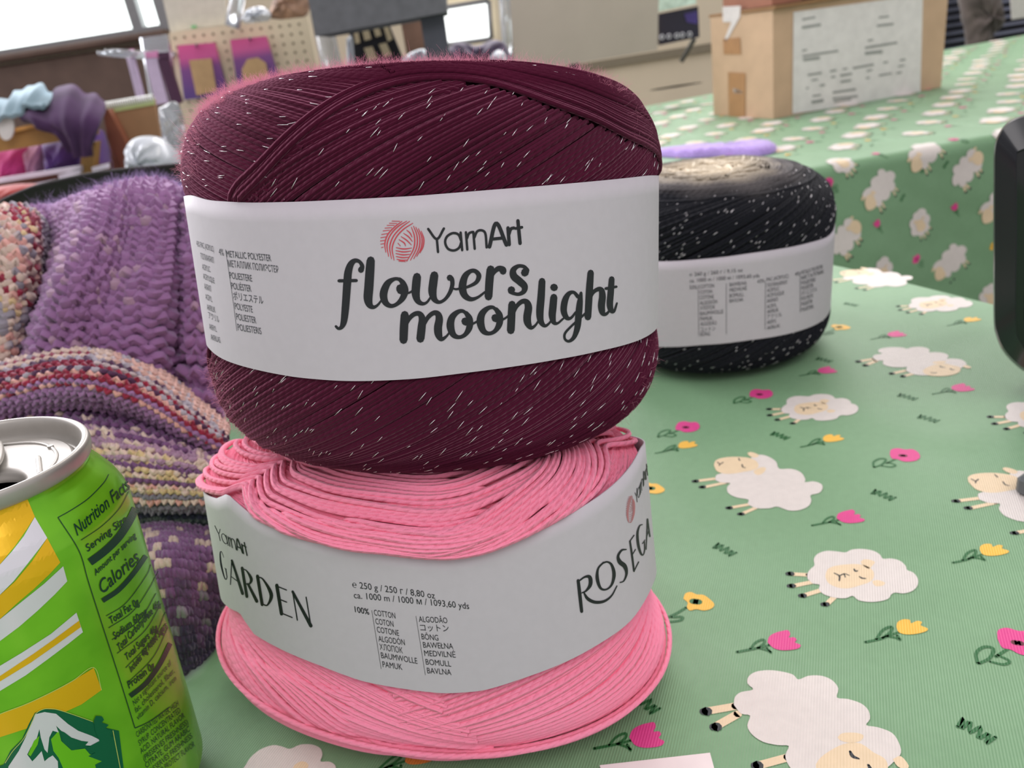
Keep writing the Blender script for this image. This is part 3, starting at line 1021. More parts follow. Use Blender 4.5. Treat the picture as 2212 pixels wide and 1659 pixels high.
for p in BALL:
    q = [(bc[0] + (x - 1852) / 187 * 9.8 + (318 - y) / 187 * 0.0, bc[1] + (y - 318) / 187 * 31 - (x - 1852) / 187 * 4) for x, y in p]
    decal(mb, stroke2(q, 0.9), hitP, 0, 8)
mb.build('yarn_ball_logo', M_pale_red, band)

# --- black cake
wK = 0.984
KT = [(1417, 565), (1515, 560), (1616, 548), (1684, 538), (1751, 524), (1790, 511)]
KB = [(1414, 749), (1515, 745), (1616, 735), (1684, 725), (1738, 711), (1780, 690)]
ZTK, ZBK = edge_fn(BLK, wK, KT, .025), edge_fn(BLK, wK, KB, -.025)
BLK.label = (wK, ZTK, ZBK, 0.0022)
blk = thing('yarn_cake', 'black yarn cake fading to cream on top, with silver flecks, behind the stack', 'yarn', (.1363, .4681, 0.0))
M_blk = yarn_mat('black_yarn', sheen=0.06, bumpd=0.0003)
ck = np.array(lin((16, 18, 26))); cw = np.array(lin((228, 214, 190))); cg = np.array(lin((96, 92, 92)))
def blk_col(th, q):
    u = q + 0.012 * np.sin(3 * th + 1) + 0.008 * np.sin(11 * th)
    u = np.where(np.abs(wrap(th)) < 1.2, u - .008, u)
    k1 = np.clip((u - 0.735) / 0.06, 0, 1)[:, None]
    k2 = np.clip((u - 0.80) / 0.12, 0, 1)[:, None]
    c = ck * (1 - k1) + cg * k1
    return c * (1 - k2) + cw * k2
mb = MB()
cake_core(mb, BLK, blk_col, 0.0024)
rK = 0.0009
family(mb, BLK, 110, 0.10, 0.84, 30, 4, 1, rK, blk_col, jit=0.4, wav=0.3)
ring_strands(mb, BLK, 0.74, 0.985, 60, rK, blk_col, lift=0.0004, wob=0.016)
for k in range(14):          # slack loops of cream yarn over the middle
    th0 = RNG.uniform(-PI, PI)
    th = th0 + np.linspace(0, 2.2, 60)
    q = 0.86 + 0.10 * np.sin(np.linspace(0, PI, 60)) * RNG.uniform(0.4, 1) + smooth_noise(60, 5, 0.004)
    put_strand(mb, BLK, th, np.clip(q, .8, .985), rK, blk_col, 0.002 + smooth_noise(60, 5, 0.0005))
mb.build('wound_yarn', M_blk, blk)
mb = MB()
flecks(mb, BLK, 1900, 0.10, 0.80, lambda t, q: 40 + 0 * t, (0.0010, 0.0026), 0.0002, 0.0003)
tl = mb.build('metallic_thread', M_tinsel, blk)
tl['kind'] = 'stuff'; tl['label'] = 'silver metallic flecks'
band = band_mesh(BLK, wK, ZTK, ZBK).build('label_band', M_paper, blk)
hitK = BLK.band_hit(wK, 0.0002)
mk = cropc(1540 / 520, 1380, 300)
mb = MB()
RK = [('℮ 260 g / 260 г / 9,15 oz', (325, 880), (665, 850)), ('ca. 1000 m / 1000 м / 1093,60 yds', (325, 920), (772, 885)), ('53%', (325, 962), (372, 960)),
      ('COTTON', (388, 958), (482, 950)), ('COTON', (390, 993), (470, 987)), ('COTONE', (390, 1027), (480, 1020)), ('ALGODÓN', (391, 1062), (502, 1052)), ('ХЛОПОК', (392, 1095), (488, 1087)), ('BAUMWOLLE', (393, 1130), (540, 1115)), ('PAMUK', (393, 1163), (472, 1158)), ('ALGODÃO', (394, 1196), (498, 1188)), ('コットン', (394, 1232), (490, 1224)), ('BÔNG', (394, 1262), (456, 1258)),
      ('BAWEŁNA', (580, 945), (690, 932)), ('MEDVILNĖ', (580, 980), (692, 966)), ('BOMULL', (580, 1015), (672, 1005)), ('BAVLNA', (580, 1048), (668, 1038)),
      ('43%', (758, 925), (802, 918)), ('PAC (ACRYLIC)', (818, 912), (958, 888)), ('ПОЛИАКРИЛ', (820, 950), (948, 928)), ('ACRYLIC', (820, 982), (900, 968)), ('ACRYLIQUE', (820, 1015), (930, 995)), ('АКРИЛ', (820, 1050), (890, 1038)), ('ACRYL', (820, 1085), (882, 1074)), ('AKRILIK', (820, 1118), (895, 1103)), ('アクリル', (820, 1152), (915, 1135)), ('AKRYL', (820, 1186), (882, 1174)), ('AKRILAS', (820, 1222), (902, 1205)),
      ('4%', (1000, 878), (1028, 872)), ('METALLIC POLYESTER', (1040, 868), (1178, 828)), ('МЕТАЛЛИК', (1042, 902), (1185, 860)), ('POLIESTERE', (1042, 935), (1130, 910)), ('POLIÉSTER', (1042, 968), (1118, 946)), ('ポリエステル', (1042, 1003), (1140, 972)), ('POLYESTE', (1042, 1036), (1115, 1013)), ('POLIESTER', (1042, 1070), (1112, 1048)), ('POLIESTERIS', (1042, 1105), (1118, 1082))]
text_rows(mb, RK, mk, 2.9615, 25, (-.02, -1), hitK)
for a, b in (((380, 935), (383, 1262)), ((560, 925), (560, 1250)), ((810, 905), (808, 1220)), ((1032, 850), (1034, 1110))):
    decal(mb, stroke2(mk([a, b]), 0.9, cap=False), hitK, 0, 20)
mb.build('fibre_list', M_grey_ink, band)

# ------------------------------------------------------------------ printed tablecloths
UPF = np.array([math.cos(math.radians(-25)), math.sin(math.radians(-25))])
RTF = np.array([math.sin(math.radians(-25)), -math.cos(math.radians(-25))])

def cloth_mat(name, rgb, rough=0.48):
    t = NT(name)
    c = lin(rgb)
    sep = t.node('ShaderNodeSeparateXYZ')
    t.link(t.coord(), sep.inputs[0])
    n = t.noise(9, 2)
    n2 = t.noise(260, 2)
    t.link(t.ramp(n2.outputs['Fac'], [(0.3, tuple(v * 0.97 for v in c)), (0.7, tuple(min(1, v * 1.03) for v in c))]), t.b.inputs['Base Color'])
    u = t.math('ADD', t.math('MULTIPLY', sep.outputs[0], float(UPF[0]) * 2 * PI / 0.00085), t.math('MULTIPLY', sep.outputs[1], float(UPF[1]) * 2 * PI / 0.00085))
    r = t.math('SINE', u)
    b1 = t.bump(n.outputs['Fac'], 0.55, 0.02)
    t.link(t.bump(r, 0.35, 0.0002, b1), t.b.inputs['Normal'])
    t.b.inputs['Roughness'].default_value = rough
    t.b.inputs['Specular IOR Level'].default_value = 0.45
    t.b.inputs['Sheen Weight'].default_value = 0.1
    return t.m

PRINT = ['green', 'white', 'beige', 'hoof', 'pink', 'yellow', 'stem', 'pink_heart', 'orange']
PCOL = [(122, 162, 122), (222, 214, 208), (232, 208, 172), (30, 38, 44), (222, 62, 140), (245, 190, 70), (36, 104, 52), (105, 30, 50), (228, 140, 60)]
M_print = [cloth_mat('cloth_' + n, c) for n, c in zip(PRINT, PCOL)]
t2 = cropc(1772 / 832, 1380, 880)
def Z2(p):
    """photo pixels on the table top -> table coordinates"""
    D = ray_dirs(p)
    k = -CAMH / D[:, 2]
    return (CO + D * k[:, None])[:, :2]

def motif(items, ref):
    """outlines traced on the cloth -> triangles in fabric axes (right, up) about ref"""
    r = Z2([ref])[0]
    out = []
    for layer, kind, mi, data in items:
        if kind == 'poly':
            q = Z2(t2(np.array(data)))
            tr = poly_tris(crom(np.array(list(q) + [q[0]]), 3 * len(q) + 1)[:-1])
        elif kind == 'raw':
            q = Z2(t2(np.array(data)))
            tr = poly_tris(q)
        else:
            q = Z2(t2(np.array([d[:2] for d in data])))
            sc = np.linalg.norm(Z2(t2([np.array(data[0][:2]) + (4, 0)])) - Z2(t2([np.array(data[0][:2]) - (4, 0)]))) / 8
            tr = stroke2(q * 1000, [d[2] * sc * 1750 for d in data], n=max(4, 3 * len(data)))
            tr = [t / 1000 for t in tr]
        for t in tr:
            d = t - r
            out.append((layer, mi, np.column_stack([d @ RTF, d @ UPF])))
    return out

def legs(L, hoof, wd=15, hr=19):
    it = []
    for a, b in L:
        it.append((1, 'st', 2, [(*a, wd), (*b, wd)]))
    for h in hoof:
        it.append((2, 'st', 3, [(h[0] - 6, h[1], hr * 0.8), (h[0] + 8, h[1] - 1, hr)]))
    return it
W_, B_ = 1, 2
SA = motif(legs([((705, 768), (780, 772)), ((712, 822), (805, 803)), ((760, 866), (845, 840)), ((866, 905), (905, 868))], [(692, 767), (698, 823), (750, 868), (853, 908)]) + [
    (3, 'poly', W_, [(776, 790), (776, 766), (790, 745), (808, 728), (805, 700), (822, 676), (862, 662), (908, 664), (950, 669), (980, 656), (1030, 653), (1080, 662), (1110, 680), (1123, 698), (1162, 697), (1202, 708), (1228, 732), (1234, 750), (1264, 763), (1284, 792), (1280, 825), (1255, 848), (1215, 858), (1180, 854), (1160, 864), (1148, 882), (1108, 894), (1060, 897), (1010, 889), (984, 869), (950, 880), (898, 877), (850, 861), (828, 838), (832, 818), (800, 812)]),
    (4, 'poly', B_, [(858, 782), (865, 752), (890, 735), (940, 726), (1000, 723), (1045, 731), (1078, 755), (1080, 785), (1060, 806), (1020, 820), (980, 832), (940, 835), (900, 826), (870, 808)]),
    (4, 'poly', B_, [(1020, 713), (1035, 702), (1062, 703), (1086, 714), (1074, 730), (1060, 744), (1040, 736), (1026, 724)]),
    (4, 'poly', B_, [(1074, 800), (1100, 797), (1132, 808), (1122, 822), (1092, 825), (1078, 814)]),
    (5, 'st', 3, [(899, 765, 4), (922, 778, 5), (922, 800, 4)]), (5, 'st', 3, [(922, 778, 4), (946, 768, 4), (968, 776, 3)]), (5, 'st', 3, [(944, 768, 4), (950, 784, 3)]),
    (5, 'st', 3, [(990, 746, 4), (996, 756, 6), (1006, 754, 4)]), (5, 'st', 3, [(1015, 781, 4), (1026, 788, 6), (1043, 790, 4)])], (1815, 1245))
SB = motif(legs([((265, 340), (360, 328)), ((300, 368), (405, 346)), ((420, 463), (515, 446)), ((476, 490), (545, 460))], [(258, 341), (290, 368), (413, 464), (467, 492)], 12, 15) + [
    (3, 'poly', W_, [(352, 336), (356, 314), (385, 304), (440, 296), (500, 262), (520, 230), (560, 219), (600, 230), (632, 252), (646, 284), (700, 284), (745, 300), (766, 332), (764, 346), (802, 342), (836, 352), (846, 371), (830, 395), (790, 406), (794, 430), (780, 456), (740, 474), (690, 476), (636, 458), (600, 466), (540, 465), (502, 446), (504, 426), (450, 416), (412, 396), (406, 370), (420, 350), (380, 348)]),
    (4, 'poly', B_, [(345, 266), (355, 245), (390, 233), (450, 229), (510, 235), (542, 250), (550, 274), (530, 289), (480, 299), (430, 307), (390, 306), (358, 294)]),
    (4, 'poly', B_, [(499, 212), (515, 207), (540, 214), (552, 224), (535, 233), (510, 226)]),
    (4, 'poly', B_, [(528, 294), (560, 278), (584, 281), (576, 300), (552, 313), (532, 306)]),
    (5, 'st', 3, [(361, 254, 3), (374, 262, 4), (388, 255, 3)]), (5, 'st', 3, [(374, 262, 3), (370, 270, 3)]), (5, 'st', 3, [(459, 236, 3), (464, 246, 4)]), (5, 'st', 3, [(475, 264, 3), (478, 276, 4), (490, 280, 3)])], (1554.7, 1001.8))
SCm = motif(legs([((318, 1398), (445, 1376)), ((352, 1470), (455, 1412)), ((552, 1648), (685, 1612)), ((640, 1710), (760, 1670))], [(305, 1401), (350, 1472), (541, 1650), (628, 1715)], 24, 30) + [
    (3, 'poly', W_, [(437, 1370), (442, 1335), (470, 1312), (526, 1300), (500, 1272), (505, 1240), (540, 1218), (600, 1211), (660, 1218), (710, 1232), (734, 1254), (780, 1237), (840, 1237), (890, 1258), (918, 1296), (911, 1337), (962, 1344), (1022, 1364), (1056, 1396), (1063, 1436), (1046, 1464), (1100, 1474), (1165, 1500), (1196, 1545), (1206, 1590), (1180, 1626), (1100, 1690), (980, 1740), (860, 1740), (750, 1710), (690, 1650), (674, 1602), (690, 1560), (640, 1556), (572, 1541), (520, 1506), (499, 1465), (512, 1420), (470, 1411)]),
    (4, 'poly', B_, [(814, 1645), (840, 1610), (900, 1570), (960, 1547), (1022, 1550), (1080, 1590), (1130, 1618), (1146, 1660), (1130, 1720), (1060, 1765), (960, 1770), (870, 1745), (822, 1700)]),
    (4, 'poly', B_, [(914, 1521), (935, 1502), (990, 1499), (1032, 1510), (1022, 1535), (976, 1546), (930, 1536)]),
    (4, 'poly', B_, [(1168, 1621), (1205, 1607), (1242, 1652), (1222, 1668), (1188, 1652)]),
    (5, 'st', 3, [(972, 1586, 7), (984, 1608, 11), (1012, 1619, 5)]), (5, 'st', 3, [(1056, 1648, 7), (1068, 1668, 11), (1090, 1676, 5)]), (5, 'st', 3, [(880, 1690, 6), (905, 1705, 8), (930, 1700, 5)])], (1523.2, 1537.3))
def tulip(fl, stem, l1, l2, mi, ref):
    return motif([(1, 'st', 6, stem), (1, 'st', 6, l1), (1, 'st', 6, l2), (2, 'poly', mi, fl)], ref)
_pt = ([(592, 1082), (600, 1056), (625, 1040), (660, 1030), (686, 1027), (697, 1044), (690, 1060), (714, 1059), (726, 1070), (718, 1083), (744, 1094), (738, 1108), (710, 1116), (660, 1119), (620, 1109)],
       [(452, 1126, 8), (520, 1113, 8), (560, 1105, 7), (600, 1094, 7)], [(512, 1112, 6), (538, 1082, 7), (572, 1069, 8), (576, 1086, 7), (545, 1108, 6)], [(548, 1108, 6), (590, 1118, 7), (610, 1130, 7), (588, 1108, 6)])
TPm = tulip(*_pt, 4, (1695, 1385))
_yt = ([(1185, 1012), (1190, 990), (1215, 977), (1246, 979), (1252, 995), (1280, 984), (1302, 989), (1297, 1005), (1328, 1018), (1322, 1031), (1280, 1043), (1230, 1046), (1196, 1036)],
       [(1042, 1081, 8), (1110, 1066, 8), (1150, 1051, 7), (1198, 1034, 7)], [(1092, 1068, 7), (1122, 1026, 8), (1162, 1010, 9), (1157, 1035, 8), (1120, 1062, 7)], [(1140, 1054, 7), (1180, 1060, 8), (1202, 1070, 8), (1188, 1050, 7)])
TYm = tulip(*_yt, 5, (1965, 1357))
TOm = tulip(*_yt, 8, (1965, 1357))
PFm = motif([(1, 'st', 6, [(1186, 236, 6), (1140, 258, 6)]), (1, 'st', 6, [(1080, 276, 6), (1080, 252, 6), (1108, 237, 7), (1136, 240, 7), (1120, 262, 6), (1084, 276, 6)]), (1, 'st', 6, [(1118, 270, 5), (1160, 275, 6), (1180, 266, 6), (1146, 254, 5)]),
             (2, 'poly', 4, [(1154, 216), (1160, 196), (1190, 189), (1225, 195), (1260, 194), (1286, 210), (1294, 230), (1275, 246), (1240, 251), (1214, 249), (1190, 240), (1164, 236)]), (3, 'st', 7, [(1205, 223, 14), (1225, 224, 14)])], (1952, 984))
YFm = motif([(1, 'st', 6, [(218, 922, 8), (170, 950, 8), (130, 968, 8)]), (1, 'st', 6, [(120, 990, 7), (190, 981, 8), (199, 965, 8), (150, 966, 7)]),
             (2, 'poly', 5, [(205, 882), (214, 858), (240, 851), (266, 862), (296, 864), (322, 880), (347, 906), (336, 926), (300, 936), (265, 930), (235, 936), (221, 920), (225, 900)]), (3, 'st', 6, [(250, 894, 22), (274, 897, 22)])], (1507, 1300))
GRm = motif([(1, 'st', 6, [(1070, 398, 6), (1092, 378, 7), (1080, 402, 6), (1112, 384, 7), (1104, 409, 6), (1142, 394, 7), (1128, 420, 6), (1164, 407, 7), (1150, 429, 6), (1182, 414, 6)])], (1908, 1070))

def lay(mb, M, place, dz, mirror=False):
    """one printed motif on a cloth; place maps fabric axes to 3-D"""
    if hasattr(place, 'v') and abs(place.v) < .06:     # bend over the table edge
        M = [(l, m, q) for l, m, t in M for q in subdiv([t], .006)]
    T = np.concatenate([t for l, m, t in M])
    Ly = np.repeat([l for l, m, t in M], 3)
    N = place.n(T)
    P = place(T) + N * (0.00012 + dz * Ly)[:, None]
    A, B, C = P[0::3], P[1::3], P[2::3]
    up = np.sum(np.cross(B - A, C - A) * N[0::3], 1) >= 0
    k = mb.nv
    mb.add(P, [(3 * i, 3 * i + 1, 3 * i + 2) if up[i] else (3 * i, 3 * i + 2, 3 * i + 1) for i in range(len(up))], 0)
    mb.mi[-len(up):] = [m for l, m, t in M]

class OnTable:
    def __init__(s, pxy=None, xy=None):
        s.o = Z2([pxy])[0] if pxy is not None else np.array(xy)
    def __call__(s, t):
        q = s.o + t[:, :1] * RTF + t[:, 1:] * UPF
        return np.column_stack([q, np.zeros(len(q))])
    def n(s, t):
        return np.repeat([[0, 0, 1.0]], len(t), 0)

RE0, RE1 = np.array([.269, .576]), np.array([.315, .452])
ed = (RE1 - RE0) / np.linalg.norm(RE1 - RE0)
farL, nearR, nearL = np.array([-.75, .60]), RE0 + ed * 0.95, np.array([-.75, -.25])
mb = MB()
top = [nearL, nearR, RE0 + ed * 0.004, RE0 + np.array([-.006, .012]), farL]
def loop(off, z):
    c = np.mean(top, 0)
    out = []
    for p in top:
        d = (p - c) / np.linalg.norm(p - c)
        out.append([*(p + d * off), z])
    return out
mb.add(loop(0, 0), [(0, 1, 2, 3, 4)], 0, smooth=False)
prof = [(0, 0), (.003, -.001), (.005, -.004), (.006, -.03), (.012, -.16), (.02, -.34)]
mb.grid(np.array([loop(a, z) for a, z in prof]), 0, closed_u=True, smooth=False)
for M, pts in ((SA, [(1815, 1245), (1737.6, 883.3), (2004, 659), (556, 1700)]), (SB, [(1554.7, 1001.8), (2105.5, 1038.6)]), (SCm, [(1523.2, 1537.3), (1853.2, 781.4)]),
               (TPm, [(1400, 1590), (1695, 1385), (1838, 1117), (1788, 800), (1938, 722), (2080, 838)]), (TYm, [(1965, 1357), (2143, 1190), (1797, 948), (1483, 962), (2098, 691), (2330, 1420)]), (TOm, [(905, 1634)]),
               (PFm, [(1952, 984), (1483, 923), (1642, 852), (2200, 1388)]), (YFm, [(1507, 1300), (1408, 1055), (1815, 707)]), (GRm, [(1908, 1070), (1395, 1520), (2108, 1580), (1565, 1188), (1685, 942), (2005, 905), (1960, 858), (1780, 778), (1838, 658)])):
    for p in pts:
        lay(mb, M, OnTable(p), 0.00003)
fa = Z2([(1704.9, 1240.1)])[0] - Z2([(1815, 1245)])[0]
lay(mb, SA, OnTable(xy=Z2([(2138, 901)])[0] - fa), 0.00003)
lay(mb, SB, OnTable((1822, 590)), 0.00003)
A1 = Z2([(1815, 1245)])[0]
va, vb = np.array([.041, .131]), np.array([.096, -.045])
for i in range(-3, 5):          # the print runs on where the stack and the frame hide it
    for j in range(-7, 3):
        p = A1 + va * i + vb * j
        pp = np.array([p[0], p[1], 0]) - CO
        z = pp @ CF
        if z > 0.02:
            u = IMW / 2 + FPX * (pp @ CR) / z; v = IMH / 2 - FPX * (pp @ CU) / z
            if (430 < u < 2300 and 560 < v < 1760) or p[0] > .26 or p[1] > .55 or p[0] < -.7 or p[1] < -.2:
                continue
        if -.2 < p[0] + .06 < .2 and .12 < p[1] < .3:
            continue
        lay(mb, (SA, SB)[(i + j) % 2], OnTable(xy=p), 0.00003)
cl = mb.build('tablecloth', M_print)
tag(cl, 'mint green tablecloth printed with white sheep and flowers, under the yarn stack', 'tablecloth')
M_tbl = mat('table_board', (180, 178, 172), 0.5)
M_steel = mat('dark_steel', (70, 72, 76), 0.4, metal=0.8)
tb = thing('folding_table', 'folding table under the near sheep tablecloth', 'table', (-.2, .2, -.74))
mb = MB()
P = [np.array([*p, -.002]) for p in top]
c = np.mean(P, 0)
mb.prism([c + (p - c) * 0.985 for p in P], .028, (0, 0, -1))
mb.build('table_top', M_tbl, tb)
for x, y in ((-.68, -.18), (.45, -.18), (-.68, .52), (.2, .52)):
    MB().tube([(x, y, -.03), (x, y, -.74)], .014, 10).build('leg', M_steel, tb)

# second table
O2 = np.array([.436, .974]); a2 = math.radians(5.7)
EU, EV = np.array([math.cos(a2), math.sin(a2)]), np.array([-math.sin(a2), math.cos(a2)])
RR = 0.014
class OnDrape:
    def __init__(s, u, v):
        s.u, s.v = u, v
    def __call__(s, t):
        return s.pt(s.u + t[:, 0], s.v + t[:, 1])[0]
    def n(s, t):
        return s.pt(s.u + t[:, 0], s.v + t[:, 1])[1]
    @staticmethod
    def pt(u, v):
        u = np.asarray(u, float); v = np.asarray(v, float)
        a = np.clip(-v / RR + 0, 0, PI / 2)
        d = np.maximum(-v - RR * PI / 2, 0)
        wv = 0.010 * np.sin(u * 23 + 1) * np.clip(d / 0.15, 0, 1) + 0.02 * np.clip(d, 0, .5)
        y = np.where(v > 0, v, -RR * np.sin(a) - wv)
        z = np.where(v > 0, 0, -RR * (1 - np.cos(a)) - d)
        q = O2 + (u[:, None] - .0) * EU + (y[:, None]) * EV
        n = np.column_stack([-np.sin(a)[:, None] * EV, np.cos(a)])
        return np.column_stack([q, z]), n
vfar = lambda u: 1.0 + 0.157 * (u - .1)
mb = MB()
us = np.linspace(-.27, 1.75, 70)
vs = np.concatenate([np.linspace(-.62, -.03, 14), np.linspace(-.025, 0, 8)])
G = [OnDrape.pt(us, np.full(70, v))[0] for v in vs] + [OnDrape.pt(us, vfar(us) * f)[0] for f in np.linspace(.02, 1, 24)]
e = G[-1]
for dz, dy in ((-.004, .006), (-.03, .01), (-.5, .03)):
    G.append(e + np.array([EV[0] * dy, EV[1] * dy, dz]))
mb.grid(np.array(G), 0)
k = 0
for r in range(-9, 21):
    v = r * 0.062 + 0.02
    for cc in range(-6, 17):
        u = cc * 0.115 + (0.057 if r % 2 else 0) + 0.01
        if v > vfar(u) - .02 or u < -.22 or u > 1.7:
            continue
        jit = RNG.normal(0, .004, 2)
        if v < .03 and v > -.035:
            v_ = v - .03
        else:
            v_ = v
        M = (SA, SB, SCm)[(r * 2 + cc) % 3]
        off = np.mean([t.mean(0) for l, m, t in M if l == 3], 0)
        lay(mb, [(l, m, t - off) for l, m, t in M if l < 5], OnDrape(u + jit[0], v_ + jit[1]), 0.00025)
        F = (TPm, TYm, PFm, TPm, YFm)[(r + 2 * cc) % 5]
        lay(mb, F, OnDrape(u + .05 + jit[1], v_ + .012), 0.00025)
        if (r + cc) % 2:
            lay(mb, GRm, OnDrape(u + .03, v_ - .024), 0.00025)
cl2 = mb.build('tablecloth', M_print)
tag(cl2, 'green sheep print tablecloth draped over the far table that carries the cardboard box', 'tablecloth')
tb = thing('folding_table', 'folding table under the far sheep tablecloth with the cardboard box', 'table', (*(O2 + EU * .5 + EV * .5), -.74))
mb = MB()
mb.prism([np.array([*(O2 + EU * u + EV * v), -.004]) for u, v in ((-.25, .0), (1.73, .0), (1.73, vfar(1.73) - .01), (-.25, vfar(-.25) - .01))], .028, (0, 0, -1))
mb.build('table_top', M_tbl, tb)
for u, v in ((-.18, .08), (1.65, .08), (-.18, .85), (1.65, 1.1)):
    q = O2 + EU * u + EV * v
    MB().tube([(*q, -.03), (*q, -.74)], .016, 10).build('leg', M_steel, tb)

# ------------------------------------------------------------------ cardboard box
def plane_hit(P0, n, off=0.0):
    P0 = np.asarray(P0, float); n = np.asarray(n, float); n = n / np.linalg.norm(n)
    def hit(px):
        D = ray_dirs(px)
        t = ((P0 + n * off - CO) @ n) / (D @ n)
        return CO + D * t[:, None]
    return hit
bx = thing('cardboard_box', 'open brown cardboard box with a large white shipping sheet on the far table', 'box', (.537, 1.421, 0))
fa_ = math.radians(11.5)
FX, FY = np.array([math.cos(fa_), math.sin(fa_), 0]), np.array([-math.sin(fa_ + .06), math.cos(fa_ + .06), 0])
c0_ = np.array([.537, 1.421, 0.0005])
bw, bd = .352, .195
M_card = mat('cardboard', (200, 168, 138), 0.8, scale=25, vary=0.07)
M_card2 = mat('cardboard_edge', (150, 112, 76), 0.85, scale=40)
zt_ = at(1672, 22, 1.421)[2]
mb = MB()
def quadbox(mb, o, ex, ey, ez, mi=0):
    V = [o + ex * i + ey * j + ez * k for k in (0, 1) for j in (0, 1) for i in (0, 1)]
    mb.add(V, [(0, 2, 3, 1), (4, 5, 7, 6), (0, 1, 5, 4), (2, 6, 7, 3), (0, 4, 6, 2), (1, 3, 7, 5)], mi, smooth=False)
Z = np.array([0, 0, 1.0])
T = .005
quadbox(mb, c0_, FX * bw, FY * T, Z * zt_)
quadbox(mb, c0_ + FY * (bd - T), FX * bw, FY * T, Z * zt_)
quadbox(mb, c0_ + FY * T, FX * T, FY * (bd - 2 * T), Z * zt_)
quadbox(mb, c0_ + FX * (bw - T) + FY * T, FX * T, FY * (bd - 2 * T), Z * zt_)
quadbox(mb, c0_ + FX * T + FY * T, FX * (bw - 2 * T), FY * (bd - 2 * T), Z * T)
mb.build('box_body', M_card, bx)
mb = MB()
quadbox(mb, c0_ + Z * (zt_ + .001) - FY * .012 - FX * .004, FX * (bw + .006), FY * .1, Z * .005)
quadbox(mb, c0_ + Z * (zt_ + .001) + FY * (bd - .09), FX * (bw + .004), FY * .095, Z * .005)
mb.build('lid_flap', M_card2, bx)
hitF = plane_hit(c0_, np.cross(FX, Z), .0012)
hitF2 = plane_hit(c0_, np.cross(FX, Z), .0018)
mb = MB()
SH = [(1714, 26), (1994, -12), (1988, 206), (1712, 246)]
decal(mb, poly_tris(SH), hitF, 0, 60)
M_sheet = mat('sheet_paper', (226, 222, 219), 0.5)
sheet = mb.build('shipping_sheet', M_sheet, bx)
cb = cropc(2212 / 440, 1620, 0)
SHEET_LINES = (((570, 212), (710, 186), 30), ((565, 300), (770, 268), 40), ((1400, 190), (1510, 178), 28), ((1380, 280), (1560, 260), 34), ((1280, 440), (1340, 432), 26), ((1250, 520), (1600, 462), 36), ((1250, 580), (1440, 560), 50), ((570, 550), (620, 540), 26), ((575, 610), (960, 552), 32), ((580, 650), (760, 628), 44),
                ((630, 815), (780, 790), 32), ((870, 775), (940, 762), 30), ((1010, 752), (1060, 744), 26), ((1120, 740), (1345, 700), 34), ((880, 838), (930, 832), 28), ((980, 820), (1110, 800), 34), ((670, 872), (740, 862), 26), ((760, 930), (815, 920), 34), ((985, 890), (1100, 872), 34), ((1270, 770), (1330, 758), 28), ((1630, 655), (1690, 645), 28), ((1610, 722), (1680, 710), 26), ((1400, 820), (1540, 795), 26), ((1590, 795), (1650, 785), 26), ((1260, 850), (1300, 842), 26), ((1450, 680), (1500, 672), 26),
                ((680, 1045), (770, 1030), 30), ((670, 1110), (800, 1090), 50), ((900, 1005), (1150, 968), 34), ((900, 1070), (1170, 1045), 34), ((910, 1105), (1100, 1078), 30), ((610, 958), (640, 954), 24))
M_fp = mat('faded_print', (150, 152, 148), 0.6)
for nm, y0, y1 in (('printed_header', 0, 330), ('printed_address', 330, 690), ('printed_item_list', 690, 2000)):
    mb = MB()
    for a, b, wd in SHEET_LINES:
        if y0 <= a[1] < y1:
            decal(mb, stroke2(cb([a, b]), wd * 0.7 / 5.03, cap=False), hitF2, 0, 60)
    mb.build(nm, M_fp, sheet)
hitL = plane_hit(c0_, np.cross(Z, FY) * -1 if (np.cross(Z, FY) @ (CO - c0_)) < 0 else np.cross(Z, FY), .0012)
mb = MB()
m_b = cropc(2212 / 812, 1400, 0)
decal(mb, poly_tris(m_b([(470, 425), (572, 430), (570, 712), (474, 706)])), hitL, 0, 60)
M_bt = mat('brown_tape', (176, 130, 88), 0.45)
mb.build('brown_tape', M_bt, bx)
mb = MB()
decal(mb, poly_tris(m_b([(440, 230), (540, 220), (545, 320), (445, 320)])), hitL, 0, 60)
mb.build('brown_tape', M_bt, bx)
mb = MB()
decal(mb, poly_tris(m_b([(438, 40), (545, 34), (540, 100), (500, 170), (460, 245), (448, 235), (490, 130), (440, 130)])), hitL, 0, 60)
M_cltp = mat('clear_tape', (225, 218, 215), 0.15)
mb.build('clear_tape', M_cltp, bx)
mb = MB()
decal(mb, poly_tris(m_b([(500, 520), (545, 530), (560, 550), (505, 548)])), hitL, 0, 60)
mb.build('clear_tape', M_cltp, bx)
b2 = thing('cardboard_box', 'smaller reddish brown carton resting on the open box flaps', 'box', (*(c0_ + FX * .01 + FY * .03)[:2], zt_ + .008))
mb = MB()
quadbox(mb, c0_ + FX * .012 + FY * .02 + Z * (zt_ + .0072), FX * .16, FY * .15, Z * .11)
mb.build('box_body', mat('carton_brown', (160, 110, 88), 0.8), b2)
mb = MB()
quadbox(mb, c0_ + FX * .07 + FY * .019 + Z * (zt_ + .0073), FX * .05, FY * .152, Z * .111)
mb.build('packing_tape', mat('dark_tape', (110, 66, 52), 0.4), b2)

